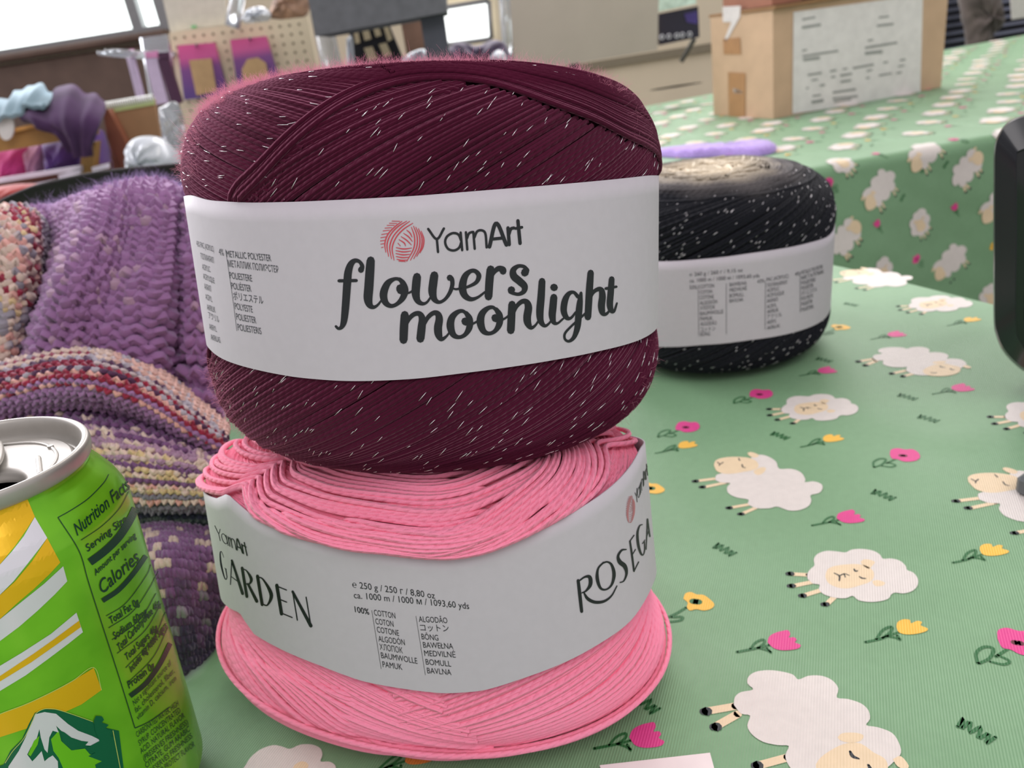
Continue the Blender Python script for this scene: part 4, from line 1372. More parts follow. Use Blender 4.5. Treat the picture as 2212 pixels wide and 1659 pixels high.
# ------------------------------------------------------------------ soda can
CX, CY = -.1468, .1719
cM = rot_ts(.0728, -.0447)
CB = np.array([CX, CY, .0026])
CPROF = np.array([(.0, .004), (.020, .004), (.0235, .0), (.026, .001), (.0305, .006), (.0331, .012), (.0331, .1010), (.0326, .1045), (.0312, .1080), (.0290, .1115), (.0272, .1140), (.0263, .1158), (.0262, .1172)])
def canw(L):
    return np.asarray(L) @ cM.T + CB
can = thing('soda_can', 'open green and yellow aluminium soda can at the left edge of the table', 'can', (CX, CY, 0))
t = NT('can_print')
t.b.inputs['Base Color'].default_value = (*lin((120, 196, 34)), 1)
n = t.noise(70)
t.link(t.ramp(n.outputs['Fac'], [(0.35, lin((112, 188, 30))), (0.65, lin((128, 204, 40)))]), t.b.inputs['Base Color'])
t.b.inputs['Metallic'].default_value = 0.35
t.b.inputs['Roughness'].default_value = 0.24
M_can = t.m
def foil(name, rgb, metal=0.3, rough=0.26):
    return mat(name, rgb, rough, metal=metal, vary=0.03)
M_alu = mat('aluminium', (176, 172, 166), 0.42, metal=0.6, vary=0.03, scale=300)
pr = []
for a, b in zip(CPROF[:-1], CPROF[1:]):
    for f in np.linspace(0, 1, 6)[:-1]:
        pr.append(a + (b - a) * f)
pr.append(CPROF[-1])
body = MB().lathe(pr, 96, M=canw).build('can_body', M_can, can)
rimp = [(.0262, .1168), (.0270, .1172), (.0275, .1186), (.0276, .1204), (.0272, .1214), (.0265, .1216), (.0258, .1212), (.0254, .1200), (.0250, .1172), (.0243, .1156), (.0236, .1152), (.0230, .1158), (.0227, .1168), (.0222, .1171)]
MB().lathe(crom(np.array(rimp), 60), 96, M=canw).build('rim', M_alu, can)
# lid panel with the pour hole
mb = MB()
aa = np.linspace(0, 2 * PI, 96, endpoint=False)
hc, hrx, hry = np.array([.0066, -.0062]), .0088, .0074
rows = []
for f in np.linspace(0, 1, 10):
    xo, yo = .0222 * np.cos(aa), .0222 * np.sin(aa)
    xi, yi = hc[0] + hrx * np.cos(aa), hc[1] + hry * np.sin(aa)
    rr = np.hypot(xo * f + xi * (1 - f), yo * f + yi * (1 - f))
    rows.append(canw(np.stack([xo * f + xi * (1 - f), yo * f + yi * (1 - f), np.full(96, .1171) - .0006 * (f < .05)], -1)))
rows.insert(0, canw(np.stack([hc[0] + hrx * .97 * np.cos(aa), hc[1] + hry * .97 * np.sin(aa), np.full(96, .1140)], -1)))
mb.grid(np.array(rows), closed_u=True)
lid = mb.build('lid', M_alu, can)
mb = MB()
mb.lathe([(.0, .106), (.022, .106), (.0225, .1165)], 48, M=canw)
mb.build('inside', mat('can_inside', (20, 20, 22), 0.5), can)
mb = MB()      # pressed ridges of the lid
ang = [(-.0205, .004), (-.010, .0165), (.006, .0180), (.0165, .009), (.0185, -.004), (.010, -.0150)]
mb.tube(canw(np.column_stack([crom(np.array(ang), 50), np.full(50, .1171)])), .0005, 8)
mb.tube(canw(np.column_stack([crom(np.array([(.0125, .0075), (.0155, .002), (.0185, -.0035)]), 20), np.full(20, .1172)])), .0007, 8)
V = [(.0125 + .0008 * math.cos(k), .0140 + .0008 * math.sin(k)) for k in np.linspace(0, 2 * PI, 12, endpoint=False)]
mb.prism(canw([(x, y, .1170) for x, y in V]), .0007, canw([[0, 0, 1]])[0] - canw([[0, 0, 0]])[0])
mb.build('embossing', M_alu, lid)
tab = MB()
_e, _fp = np.array([.48, -.88]), np.array([.88, .48])
o_ = np.array([_e * a + _fp * b for a, b in ((-.018, -.004), (-.016, -.0065), (-.009, -.0072), (-.001, -.0066), (.0035, -.0045), (.0045, 0), (.0035, .0045), (-.001, .0066), (-.009, .0072), (-.016, .0065), (-.018, .004))])
oo = crom(np.array(list(o_) + [o_[0]]), 60)[:-1]
c_ = oo.mean(0)
rows = [canw(np.column_stack([c_ + (oo - c_) * k, np.full(59, z)])) for k, z in ((.3, .1186), (.62, .1186), (.68, .1192), (.9, .1197), (1.0, .1190), (1.0, .1183), (.9, .1179), (.3, .1179))]
tab.grid(np.array(rows), closed_u=True)
tab.build('pull_tab', M_alu, can)

def can_hit(off=0.0):
    zs, rs = CPROF[5:, 1], CPROF[5:, 0]
    def hit(px):
        D = ray_dirs(px)
        o = (CO - CB) @ cM
        d = D @ cM
        t0 = -(o[:2] @ d[:, :2].T) / np.sum(d[:, :2] ** 2, 1)
        lo, hi = t0 * 0.3, t0.copy()
        for _ in range(44):
            mid = (lo + hi) / 2
            q = o + d * mid[:, None]
            ins = np.hypot(q[:, 0], q[:, 1]) < np.interp(q[:, 2], zs, rs) + off
            hi = np.where(ins, mid, hi)
            lo = np.where(ins, lo, mid)
        return CO + D * hi[:, None]
    return hit
mc = cropc(1226 / 450, 0, 1050)
M_cw = foil('can_white', (226, 224, 232), .25); M_cy = foil('can_yellow', (236, 186, 14), .3); M_cg = foil('can_dark_green', (10, 104, 70), .3); M_cl = foil('can_bright_green', (120, 205, 30), .35); M_ct = foil('can_text_green', (8, 62, 40), .2, .35)
M_cp = foil('can_pale_line', (214, 226, 120), .3)
h1, h2, h3, h4 = can_hit(.00010), can_hit(.00016), can_hit(.00022), can_hit(.00028)
mb = MB()
def pol(pts, mi, h, sm=False):
    P = mc(pts)
    if sm:
        P = crom(np.array(list(P) + [P[0]]), 4 * len(P) + 1)[:-1]
    decal(mb, poly_tris(P), h, mi, 14)
E_ = -130
pol([(E_, 128), (0, 110), (75, 86), (155, 60), (205, 180), (150, 265), (90, 350), (0, 460), (E_, 560)], 1, h1)      # yellow field
pol([(205, 182), (278, 305), (230, 370), (160, 460), (80, 560), (0, 640), (E_, 740), (E_, 560), (0, 462), (70, 385), (140, 295)], 0, h1)
pol([(278, 306), (355, 450), (290, 520), (200, 605), (100, 690), (0, 782), (E_, 880), (E_, 742), (0, 642), (90, 560), (190, 440)], 1, h1)
pol([(372, 472), (396, 560), (320, 640), (220, 735), (110, 830), (0, 912), (E_, 1000), (E_, 880), (0, 784), (110, 695), (260, 575)], 0, h1)
pol([(450, 745), (488, 860), (400, 930), (280, 1020), (150, 1115), (0, 1206), (E_, 1280), (E_, 1130), (0, 1058), (130, 980), (300, 870)], 0, h1)
pol([(466, 792), (476, 830), (330, 935), (180, 1040), (0, 1150), (E_, 1215), (E_, 1190), (0, 1118), (200, 985), (320, 900)], 1, h2)
pol([(552, 1070), (598, 1200), (480, 1285), (360, 1340), (180, 1420), (0, 1478), (E_, 1510), (E_, 1372), (0, 1342), (150, 1285), (300, 1215), (430, 1145)], 1, h1)
pol([(205, 1335), (260, 1312), (330, 1316), (430, 1345), (545, 1385), (560, 1410), (700, 1440), (745, 1800), (E_, 1800), (E_, 1690), (20, 1640), (60, 1560), (130, 1490), (170, 1400)], 2, h2)
pol([(210, 1342), (262, 1330), (330, 1340), (400, 1400), (460, 1440), (540, 1470), (590, 1495), (560, 1530), (500, 1525), (500, 1505), (470, 1505), (400, 1480), (360, 1440), (330, 1410), (345, 1450), (310, 1440), (290, 1480), (280, 1570), (262, 1550), (240, 1480), (232, 1430), (215, 1490), (180, 1540), (160, 1580), (190, 1620), (210, 1600), (245, 1560), (262, 1620), (285, 1600), (310, 1585), (340, 1620), (350, 1800), (20, 1800), (50, 1650), (110, 1560), (150, 1480), (185, 1390)], 0, h3)
pol([(300, 1490), (345, 1440), (360, 1500), (420, 1555), (500, 1545), (530, 1580), (600, 1580), (620, 1640), (620, 1800), (380, 1800), (380, 1680), (345, 1600), (315, 1560)], 3, h3)
pol([(358, 1440), (380, 1450), (420, 1480), (480, 1500), (520, 1505), (490, 1540), (430, 1555), (370, 1510)], 2, h4)
pol([(552, 1380), (565, 1352), (600, 1355), (612, 1375), (600, 1392), (640, 1405), (622, 1425), (665, 1442), (650, 1470), (680, 1480), (735, 1800), (600, 1800), (560, 1640), (600, 1620), (520, 1590), (560, 1570), (510, 1540), (585, 1500), (560, 1440)], 2, h4)
pol([(232, 1470), (222, 1520), (180, 1590), (165, 1580), (200, 1500)], 3, h4)
decal(mb, stroke2(mc([(30, 1630), (75, 1560), (140, 1485), (190, 1385), (212, 1338), (262, 1312), (330, 1314), (430, 1345), (545, 1386)]), 1.3), h4, 4, 14)
decal(mb, stroke2(mc([(-60, 1380), (0, 1342), (150, 1285), (300, 1215), (430, 1145), (552, 1068), (598, 1200)]), 1.5), h2, 4, 14)
decal(mb, stroke2(mc([(665, 1440), (735, 1800)]), 1.5), h4, 4, 14)
mb.build('can_artwork', [M_cw, M_cy, M_cg, M_cl, M_cp], body)
mb = MB()
TX = [('Nutrition Facts', (455, 292), (765, 12), 78), ('Serving Size', (515, 388), (750, 205), 46), ('Amount per serving', (562, 528), (802, 300), 38), ('Calories', (600, 640), (822, 440), 84), ('Total Fat 0g', (652, 815), (820, 695), 46), ('Sodium 60mg', (675, 905), (868, 752), 46), ('Total Carbohydrate 46g', (700, 975), (945, 700), 46), ('Total Sugars 46g', (745, 1030), (930, 845), 44), ('Includes 46g Added Sugars', (772, 1098), (985, 830), 44), ('Protein 0g', (760, 1192), (912, 1070), 46),
      ('Not a significant source of', (790, 1295), (1010, 1050), 34), ('fat, cholesterol, fiber,', (800, 1338), (1030, 1095), 34), ('vitamin D, calcium, iron', (812, 1380), (1040, 1140), 34), ('CARBONATED WATER, HIGH', (808, 1480), (1055, 1290), 34), ('SYRUP, CONCENTRATED', (822, 1530), (1065, 1330), 34), ('ACID, NATURAL FLAVOR', (832, 1578), (1090, 1360), 34), ('(PRESERVES FRESHNESS)', (850, 1620), (1110, 1400), 34), ('CITRATE, GUM ARABIC', (862, 1662), (1120, 1440), 34), ('PRESERVES FRESHNESS', (880, 1705), (1135, 1480), 34), ('TO PROTECT FLAVOR', (940, 1700), (1150, 1530), 34)]
for s_, a, b, cp_ in TX:
    decal(mb, text_px(s_, mc([a])[0], mc([b])[0], cp_ / 2.724, (-.30, -.95)), h2, 0, 10)
    if cp_ > 34:
        decal(mb, text_px(s_, mc([(a[0] + 2, a[1] + 1)])[0], mc([(b[0] + 2, b[1] + 1)])[0], cp_ / 2.724, (-.30, -.95)), h2, 0, 10)
def ln(pts, wd):
    decal(mb, stroke2(mc(pts), wd / 2.724, cap=False), h2, 0, 12)
ln([(340, 185), (420, 140), (520, 72), (610, -20), (640, -70)], 5)
ln([(342, 185), (465, 380), (520, 560), (600, 810), (700, 1120), (795, 1425)], 5)
ln([(795, 1425), (880, 1385), (1000, 1300)], 5)
ln([(478, 318), (600, 235), (700, 135), (760, 30)], 4)
ln([(530, 448), (620, 380), (700, 300), (760, 210), (800, 130)], 46)
ln([(604, 675), (700, 610), (790, 510), (860, 410)], 28)
ln([(625, 765), (740, 690), (860, 530), (890, 460)], 4); ln([(640, 835), (780, 740), (880, 600), (930, 500)], 4); ln([(660, 905), (820, 790), (920, 630)], 4); ln([(690, 985), (850, 855), (950, 690)], 4); ln([(740, 1070), (900, 900), (975, 740)], 4); ln([(750, 1160), (900, 1010), (990, 830)], 4)
ln([(766, 1236), (860, 1160), (940, 1050), (1003, 925)], 28)
mb.build('nutrition_panel', M_ct, body)

# ------------------------------------------------------------------ black display device at the right edge
dv = thing('card_reader', 'black rounded electronic device with dark screen standing at the right edge', 'electronic device', (*onz(2300, 905)[:2], 0))
M_blackp = mat('black_plastic', (22, 26, 32), 0.28, spec=0.6)
OUT = crom(np.array([(2131, 640), (2131, 520), (2132, 460), (2142, 430), (2162, 406), (2190, 394), (2230, 386), (2400, 358), (2440, 380), (2455, 420), (2470, 640), (2475, 820), (2455, 880), (2410, 906), (2260, 922), (2210, 914), (2180, 897), (2152, 868), (2138, 838), (2132, 800), (2131, 640)]), 100)[:-1]
cD = np.array([2300, 650])
def ringD(k, Y, sh=0.0):
    P = cD + (OUT - cD) * k
    return np.array([at(x, y, Y) for x, y in P])
KX = np.array([.86, .86])
INN = crom(np.array([(2178, 500), (2179, 480), (2190, 466), (2300, 434), (2385, 408), (2402, 415), (2412, 440), (2424, 640), (2430, 805), (2420, 832), (2395, 846), (2300, 860), (2212, 872), (2190, 858), (2178, 820), (2178, 650), (2178, 500)], float), 400)[:-1]
_ai = np.arctan2(INN[:, 1] - cD[1], INN[:, 0] - cD[0])
_o = np.argsort(_ai)
_ri = np.hypot(INN[:, 0] - cD[0], INN[:, 1] - cD[1])
_ao = np.arctan2(OUT[:, 1] - cD[1], OUT[:, 0] - cD[0])
_ro = np.hypot(OUT[:, 0] - cD[0], OUT[:, 1] - cD[1])
_rin = np.interp(_ao, _ai[_o], _ri[_o], period=2 * PI)
def inset(px_, k):
    f = (_ro + (_rin - _ro) * px_ / 48) / _ro
    return cD + (OUT - cD) * f[:, None]
rows = [np.array([at(x, y, .352) for x, y in inset(24, 0)]), np.array([at(x, y, .346) for x, y in inset(6, 0)]), np.array([at(x, y, .336) for x, y in inset(1, 0)]), np.array([at(x, y, .325) for x, y in OUT]), np.array([at(x, y, .322) for x, y in inset(3, 0)]), np.array([at(x, y, .315) for x, y in inset(48, 0)]), np.array([at(x, y, .317) for x, y in inset(50, 0)])]
lowz = min(r[:, 2].min() for r in rows)
rows = [r - np.array([0, 0, lowz - .0003]) for r in rows]
mb = MB().grid(np.array(rows[:5]), closed_u=True)
mb.grid(np.array(rows[4:6]), closed_u=True)
mb.grid(np.array(rows[5:]), closed_u=True)
mb.add(rows[0], [tuple(range(len(OUT)))], smooth=False)
mb.build('housing', M_blackp, dv)
mb = MB().add(rows[-1] + np.array([0, .0004, 0]), [tuple(range(len(OUT)))], smooth=False)
scr = mb.build('screen', mat('dark_glass', (8, 14, 14), 0.08), dv)
mb = MB()
dzl = np.array([0, 0, lowz - .0003])
for y0 in np.arange(515, 815, 34):
    mb.tube([at(2206 - (y0 - 515) * .01, y0, .3164) - dzl, at(2206 - (y0 - 489) * .01, y0 + 26, .3164) - dzl], .00022, 4)
mb.tube([at(x, y, .3164) - dzl for x, y in ((2206, 515), (2209, 508), (2216, 505), (2380, 480))], .00022, 4)
mb.tube([at(x, y, .3164) - dzl for x, y in ((2203, 812), (2206, 820), (2214, 822), (2390, 800))], .00022, 4)
mb.build('screen_outline', mat('pale_print', (150, 146, 110), 0.5), scr)

cardp = [onz(*p) for p in ((1296, 1659), (1534, 1632), (1556, 1712), (1330, 1752))]
mb = MB().prism([p + np.array([0, 0, .0005]) for p in cardp], .0007, (0, 0, 1))
o = mb.build('price_card', mat('card_paper', (240, 226, 226), 0.5), None, tuple(np.mean(cardp, 0)))
tag(o, 'white paper card lying on the cloth at the bottom edge in front of the stack', 'card')
pc = onz(2262, 1076)
mb = MB().box(pc + np.array([0, 0, .0045]), (.012, .02, .0085), np.array([[math.cos(.5), -math.sin(.5), 0], [math.sin(.5), math.cos(.5), 0], [0, 0, 1]]), bev=.0015)
o = mb.build('cable_plug', mat('grey_plastic', (92, 96, 98), 0.5), None, tuple(pc))
tag(o, 'small grey plastic plug on a printed sheep at the right edge', 'plug')

# ------------------------------------------------------------------ knitted shawl
M_knit = yarn_mat('hand_knit_wool', sheen=0.35, bumpd=0.0004, sheen_tint=(.9, .85, 1))
LAV = np.array(lin((146, 104, 148))); LAVD = np.array(lin((112, 74, 116))); CRM = np.array(lin((212, 186, 172))); RED = np.array(lin((140, 36, 58))); PLUM = np.array(lin((74, 42, 70))); NAV = np.array(lin((58, 58, 84))); YEL = np.array(lin((204, 176, 132))); PCH = np.array(lin((214, 156, 146))); GRY = np.array(lin((168, 160, 172)))
shb = MB()
def knit(G, nc, nr, colf, purl=True, rk=0.27, back=PLUM * .5, hole=None):
    S = Surf([[at(*p) for p in r] for r in G])
    uu, vv = np.meshgrid(np.linspace(0, 1, 50), np.linspace(0, 1, 50))
    P = S(uu, vv)
    N = S.nrm(uu, vv)
    if np.mean(np.sum(N * (CO - P), -1)) < 0:
        sg = -1
    else:
        sg = 1
    wst = np.mean(np.linalg.norm(np.diff(S(np.linspace(0, 1, nc), np.full(nc, .5)), axis=0), axis=1))
    if hole is None:
        shb.grid(P - N * sg * wst * 0.42, 0, np.repeat(back[None], 2500, 0))
    for j in range(nr):
        k = 10
        t = np.arange(nc * k + 1) * (2 * PI / k)
        ph = smooth_noise(len(t), 20, 0.12)
        x = (t + 1.25 * np.sin(2 * t)) / (2 * PI)
        u = (x + .0) / nc
        v = (j + .5 - 0.80 * np.cos(t) + ph * .6) / nr
        ok = (u >= 0) & (u <= 1) & (v >= -.02) & (v <= 1.02)
        w_ = np.cos(2 * t) * (1 if purl else -1)
        ub, vb = np.clip(u, 0, 1), np.clip(v, 0, 1)
        Pk = S(ub, vb) + S.nrm(ub, vb) * sg * ((w_ * 0.26 + ph * .5) * wst)[:, None]
        st = np.floor(t / (2 * PI))
        cc = np.array([colf((a + .5) / nc, (j + .5) / nr, int(a), j) for a in np.clip(st, 0, nc - 1)])
        shb.tube(Pk, wst * rk * (1 + .12 * RNG.normal()), 6, 0, cc, S.nrm(ub, vb) * sg, wst * 0.8, 2, caps=False)
    return S
def nz(a, i, j, s=.10):
    return a * (1 + s * (((i * 7919 + j * 104729) % 97) / 48.5 - 1))
def pick(i, j, seed, p):
    h = (i * 374761393 + j * 668265263 + seed * 1274126177) & 0xffffffff
    h = ((h ^ (h >> 13)) * 1274126177) & 0xffffffff
    return ((h ^ (h >> 16)) % 1009) / 1009 < p
def c_main(u, v, i, j):
    a = LAV * (1 - .3 * v) + LAVD * .3 * v
    if pick(i, j, 1, .10): a = a * .75 + CRM * .25
    return nz(a, i, j)
Sm = knit([[(60, 462, .47), (112, 455, .47), (170, 440, .445), (228, 420, .43), (300, 402, .43), (360, 408, .43), (388, 432, .455), (412, 418, .43), (470, 408, .43)],
      [(64, 500, .44), (118, 490, .455), (160, 475, .43), (222, 448, .385), (296, 430, .385), (368, 436, .39), (385, 452, .455), (410, 440, .395), (470, 432, .39)],
      [(66, 600, .42), (112, 590, .425), (126, 570, .41), (178, 545, .362), (270, 540, .365), (366, 545, .37), (381, 555, .44), (404, 545, .375), (470, 545, .37)],
      [(62, 700, .40), (84, 690, .42), (92, 680, .40), (120, 670, .348), (225, 665, .35), (358, 670, .355), (375, 675, .425), (400, 668, .365), (470, 670, .36)],
      [(60, 860, .38), (70, 850, .39), (55, 840, .365), (70, 830, .345), (190, 840, .335), (345, 900, .335), (372, 930, .36), (400, 960, .335), (480, 990, .33)]], 28, 32, c_main)
def c_cream(u, v, i, j):
    a = CRM * .9
    if pick(i, j, 3, .30): a = PCH
    if pick(i // 2, j, 4, .16): a = RED
    if pick(i, j, 5, .22) or u > .75: a = GRY * .7
    if pick(i, j, 6, .10): a = YEL
    return nz(a, i, j, .15)
knit([[(-60, 462, .45), (20, 452, .445), (58, 460, .44), (82, 482, .45)], [(-60, 500, .405), (10, 490, .395), (62, 500, .40), (90, 520, .425)], [(-60, 620, .385), (0, 610, .37), (56, 620, .375), (84, 640, .41)], [(-60, 720, .38), (-5, 710, .36), (40, 720, .365), (66, 730, .40)], [(-60, 850, .37), (-10, 845, .35), (25, 850, .355), (50, 850, .39)]], 10, 28, c_cream)
def c_arch(u, v, i, j):
    if v < .30: return nz(CRM if u < .5 else PCH * .6 + CRM * .4, i, j) if not pick(i, j, 2, .12) else GRY
    if v < .40: return nz(GRY * .6 + CRM * .4 if u > .45 else RED * .8 + PLUM * .2, i, j)
    if v < .46: return nz(PLUM if pick(i, j, 8, .5) else GRY, i, j)
    if v < .58: return nz(RED, i, j, .2)
    if v < .64: return nz(PCH if pick(i, j, 9, .55) else RED, i, j)
    if v < .70: return nz(CRM if pick(i, j, 9, .4) else LAV, i, j)
    return nz(LAV, i, j)
knit([[(-60, 800, .385), (50, 775, .375), (150, 752, .365), (250, 758, .36), (350, 800, .355), (430, 862, .345), (490, 920, .335)],
      [(-60, 806, .35), (45, 780, .34), (150, 762, .33), (245, 772, .325), (345, 818, .32), (422, 880, .315), (490, 940, .31)],
      [(-60, 835, .33), (40, 815, .32), (140, 795, .31), (235, 805, .305), (335, 848, .305), (412, 905, .30), (490, 958, .298)],
      [(-60, 880, .325), (40, 860, .315), (130, 842, .305), (225, 850, .30), (320, 885, .30), (400, 935, .297), (490, 978, .296)],
      [(-60, 925, .335), (40, 900, .325), (125, 880, .315), (215, 882, .312), (310, 910, .312), (395, 958, .31), (490, 995, .31)]], 32, 12, c_arch)
def c_low(u, v, i, j):
    if v < .28: return nz(LAVD if not pick(i, j, 5, .18) else CRM, i, j)
    if v < .42: return nz(LAV * .8 + CRM * .2 if not pick(i, j, 6, .35) else CRM, i, j)
    if v < .50: return nz(CRM if pick(i, j, 7, .75) else YEL, i, j)
    if v < .58: return nz(LAVD, i, j)
    if v < .70: return nz(YEL if pick(i, j, 2, .6) else CRM, i, j)
    if v < .78: return nz(PCH if pick(i, j, 3, .5) else CRM, i, j)
    if v < .88: return nz(GRY * .5 + NAV * .4, i, j)
    return nz(NAV * .7, i, j)
knit([[(-40, 905, .34), (60, 885, .335), (150, 878, .33), (230, 885, .325), (330, 910, .32), (410, 950, .315), (500, 985, .31)],
      [(-40, 950, .31), (70, 930, .305), (160, 920, .30), (240, 925, .298), (335, 945, .296), (415, 975, .294), (500, 1000, .29)],
      [(-40, 1000, .30), (80, 985, .295), (190, 978, .288), (265, 980, .285), (345, 990, .284), (420, 1005, .284), (500, 1020, .284)],
      [(-40, 1060, .295), (100, 1045, .288), (210, 1035, .282), (280, 1035, .278), (350, 1040, .278), (420, 1048, .278), (500, 1055, .278)],
      [(-40, 1110, .29), (110, 1100, .285), (220, 1090, .28), (290, 1086, .276), (355, 1088, .276), (425, 1090, .276), (500, 1096, .276)],
      [(-40, 1150, .30), (120, 1145, .295), (230, 1138, .292), (300, 1135, .29), (360, 1135, .29), (430, 1135, .29), (500, 1138, .29)]], 26, 12, c_low)
def c_bot(u, v, i, j):
    k = v + .08 * math.sin(i * 1.7)
    if k < .45: return nz(CRM * .8 if pick(i, j, 4, .17) else LAVD, i, j, .15)
    if k < .7: return nz(LAVD * .6 + NAV * .3 if not pick(i, j, 4, .18) else GRY * .6, i, j, .2)
    return nz(NAV * .6 + LAVD * .15, i, j, .25)
knit([[(170, 1150, .285), (290, 1140, .28), (350, 1132, .278), (420, 1138, .278), (520, 1150, .278)],
      [(180, 1210, .26), (300, 1200, .256), (360, 1192, .254), (425, 1198, .256), (520, 1210, .262)],
      [(190, 1310, .25), (310, 1300, .243), (370, 1290, .241), (430, 1295, .246), (520, 1310, .256)],
      [(200, 1410, .243), (320, 1400, .236), (385, 1390, .234), (440, 1385, .240), (520, 1390, .255)],
      [(210, 1500, .240), (335, 1490, .228), (400, 1470, .229), (450, 1440, .237), (520, 1430, .255)]], 15, 20, c_bot, purl=False)
allv = np.concatenate(shb.v)
lowi = allv[:, 2].min()
for a in shb.v:
    a[:, 2] = np.where(a[:, 2] < .003, .0008 + .0022 * np.exp((a[:, 2] - .003) / .004), a[:, 2])
shp = tuple(onz(330, 1480))
sh = thing('knitted_shawl', 'bunched hand-knitted purple shawl with cream and red stripes left of the stack', 'shawl', shp)
shb.build('knit_fabric', M_knit, sh)
mb = MB()
def shawl_hair(n):
    u = RNG.uniform(0.05, 1, n); v = np.abs(RNG.normal(0, .07, n))
    v = np.where(RNG.random(n) < .35, RNG.uniform(0, .6, n), v)
    P = Sm(u, v); N = Sm.nrm(u, v)
    N = np.where(np.sum(N * (CO - P), 1)[:, None] < 0, -N, N)
    return P, N + np.array([0, 0, .6])
hairs(mb, shawl_hair, 6500, 0.007, 0.00005, 0.9)
fz = mb.build('wool_halo', fuzz_mat('lavender_fuzz', (222, 205, 240)), sh)
fz['kind'] = 'stuff'

# ------------------------------------------------------------------ the hall behind
FLOORZ = -.76
WY = 4.2
M_wall = mat('beige_wall', (232, 218, 192), 0.8, scale=6, vary=0.03)
M_floor = mat('grey_floor', (120, 114, 106), 0.5, scale=4)
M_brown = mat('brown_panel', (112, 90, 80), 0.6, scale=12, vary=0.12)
mb = MB().box((0, 2.0, FLOORZ - .02), (7.0, 6.0, .04))
struct(mb.build('floor', M_floor))
sz = at(150, 100, WY)[2]
wr = at(372, 66, WY)[0]
wl_ = -3.4
mb = MB()
mb.box(((3.4 + wl_) / 2, WY + .06, (FLOORZ + sz) / 2), (3.4 - wl_, .12, sz - FLOORZ))
mb.box(((wr + 3.4) / 2, WY + .06, sz + .8), (3.4 - wr, .12, 1.6))
mb.box(((wl_ + wr) / 2, WY + .06, sz + 1.45), (wr - wl_, .12, .3))
struct(mb.build('wall_back', M_wall))
win = struct(MB().box(((wl_ + wr) / 2, WY + .05, sz + .65), (wr - wl_, .01, 1.3)).build('window_1', emit('window_daylight', (245, 255, 252), 2.2)))
mx = at(294, 40, WY)[0]
M_frame = mat('window_metal', (150, 150, 152), 0.4, metal=0.4)
mb = MB()
for x in (mx, mx - 1.3, wl_ + .03, wr - .02):
    mb.box((x, WY + .01, sz + .65), (.05, .06, 1.3))
mb.box(((wl_ + wr) / 2, WY + .01, sz + .015), (wr - wl_, .07, .03))
mb.build('window_frame', M_frame, win)
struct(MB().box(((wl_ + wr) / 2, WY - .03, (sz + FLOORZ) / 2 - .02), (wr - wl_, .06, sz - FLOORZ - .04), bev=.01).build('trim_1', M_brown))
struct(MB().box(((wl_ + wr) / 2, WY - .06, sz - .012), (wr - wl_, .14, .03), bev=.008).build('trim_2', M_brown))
a_, b_ = at(1262, 146, WY - .02), at(1560, 96, WY - .02)
struct(MB().box(((a_ + b_) / 2), (b_[0] - a_[0] + .6, .03, .035)).build('shadow_line_strip', mat('shadow_line_dark', (140, 130, 110), 0.6)))  # dark strip built where a shadow line falls on the wall

TZ = .045
def Q(pts, Y):
    P = np.array([at(x, y, Y) for x, y in pts])
    if 1.1 < Y < 2.22:
        P[:, 2] = np.maximum(P[:, 2], TZ + .0005)      # stands on the stall table
    return P
def panel(mb, pts, Y, d=.012, mi=0):
    return mb.prism(Q(pts, Y), d, (0, 1, 0), mi)
def one(name, label, cat, m, mb, loc, group=None):
    o = mb.build(name, m, None, tuple(float(v) for v in loc))
    return tag(o, label, cat, group)
def blob(mb, pts, Y, d, seed=0, amp=.12, mi=0, col=None, n=72):
    """soft closed bundle from its outline: bulges to the front and the back"""
    O = crom(np.array(list(pts) + [pts[0]], float), n + 1)[:-1]
    P = Q(O, Y)
    c = P.mean(0)
    r = np.random.default_rng(seed)
    ks = np.sin(np.linspace(0, PI / 2, 9))
    ph = r.uniform(0, 6, 6)
    rows = []
    a = np.linspace(0, 2 * PI, n, endpoint=False)
    for sgn in (-1, 1):
        for k in (ks if sgn < 0 else ks[::-1][1:]):
            q = c + (P - c) * max(k, .02)
            b = math.sqrt(max(0, 1 - k * k))
            w = 1 + amp * (np.sin(3 * a + ph[0] + 4 * k) + .7 * np.sin(7 * a + ph[1] - 5 * k) + .5 * np.sin(13 * a + ph[2] + 9 * k))
            q = q + np.outer(sgn * d * b * w, [0, 1, 0])
            rows.append(q)
    mb.grid(np.array(rows), mi, closed_u=True)
    return mb

# chair carrying nothing in view but its curved back
ch = thing('folding_chair', 'black plastic chair with curved backrest behind the knitted shawl', 'chair', (-.25, .75, FLOORZ))
M_chair = mat('chair_plastic', (40, 34, 37), 0.75)
edge = crom(np.array([(-30, 470), (-5, 440), (23, 424), (70, 405), (124, 391), (228, 371), (404, 354), (560, 338), (640, 345), (665, 380)], float), 40)
mb = MB()
rows = []
for Y, s in ((.60, 6), (.596, 0), (.600, -4), (.625, -4), (.63, 2)):
    rows.append([at(x, y - (4 if s < 0 else 0) + max(s, 0), Y) for x, y in edge])
low = [at(x, 700, .605) for x, y in edge]; low2 = [at(x, 700, .63) for x, y in edge]
mb.grid(np.array([low] + rows + [low2, low]))
mb.build('backrest', M_chair, ch)
MB().box((-.25, .86, -.33), (.42, .42, .03), bev=.01).build('seat', M_chair, ch)
for x in (-.44, -.06):
    MB().tube([(x, .62, -.02), (x, .66, -.33), (x, .62, FLOORZ)], .012, 8).build('leg', M_steel, ch)
    MB().tube([(x, 1.04, -.33), (x, 1.08, FLOORZ)], .012, 8).build('leg', M_steel, ch)

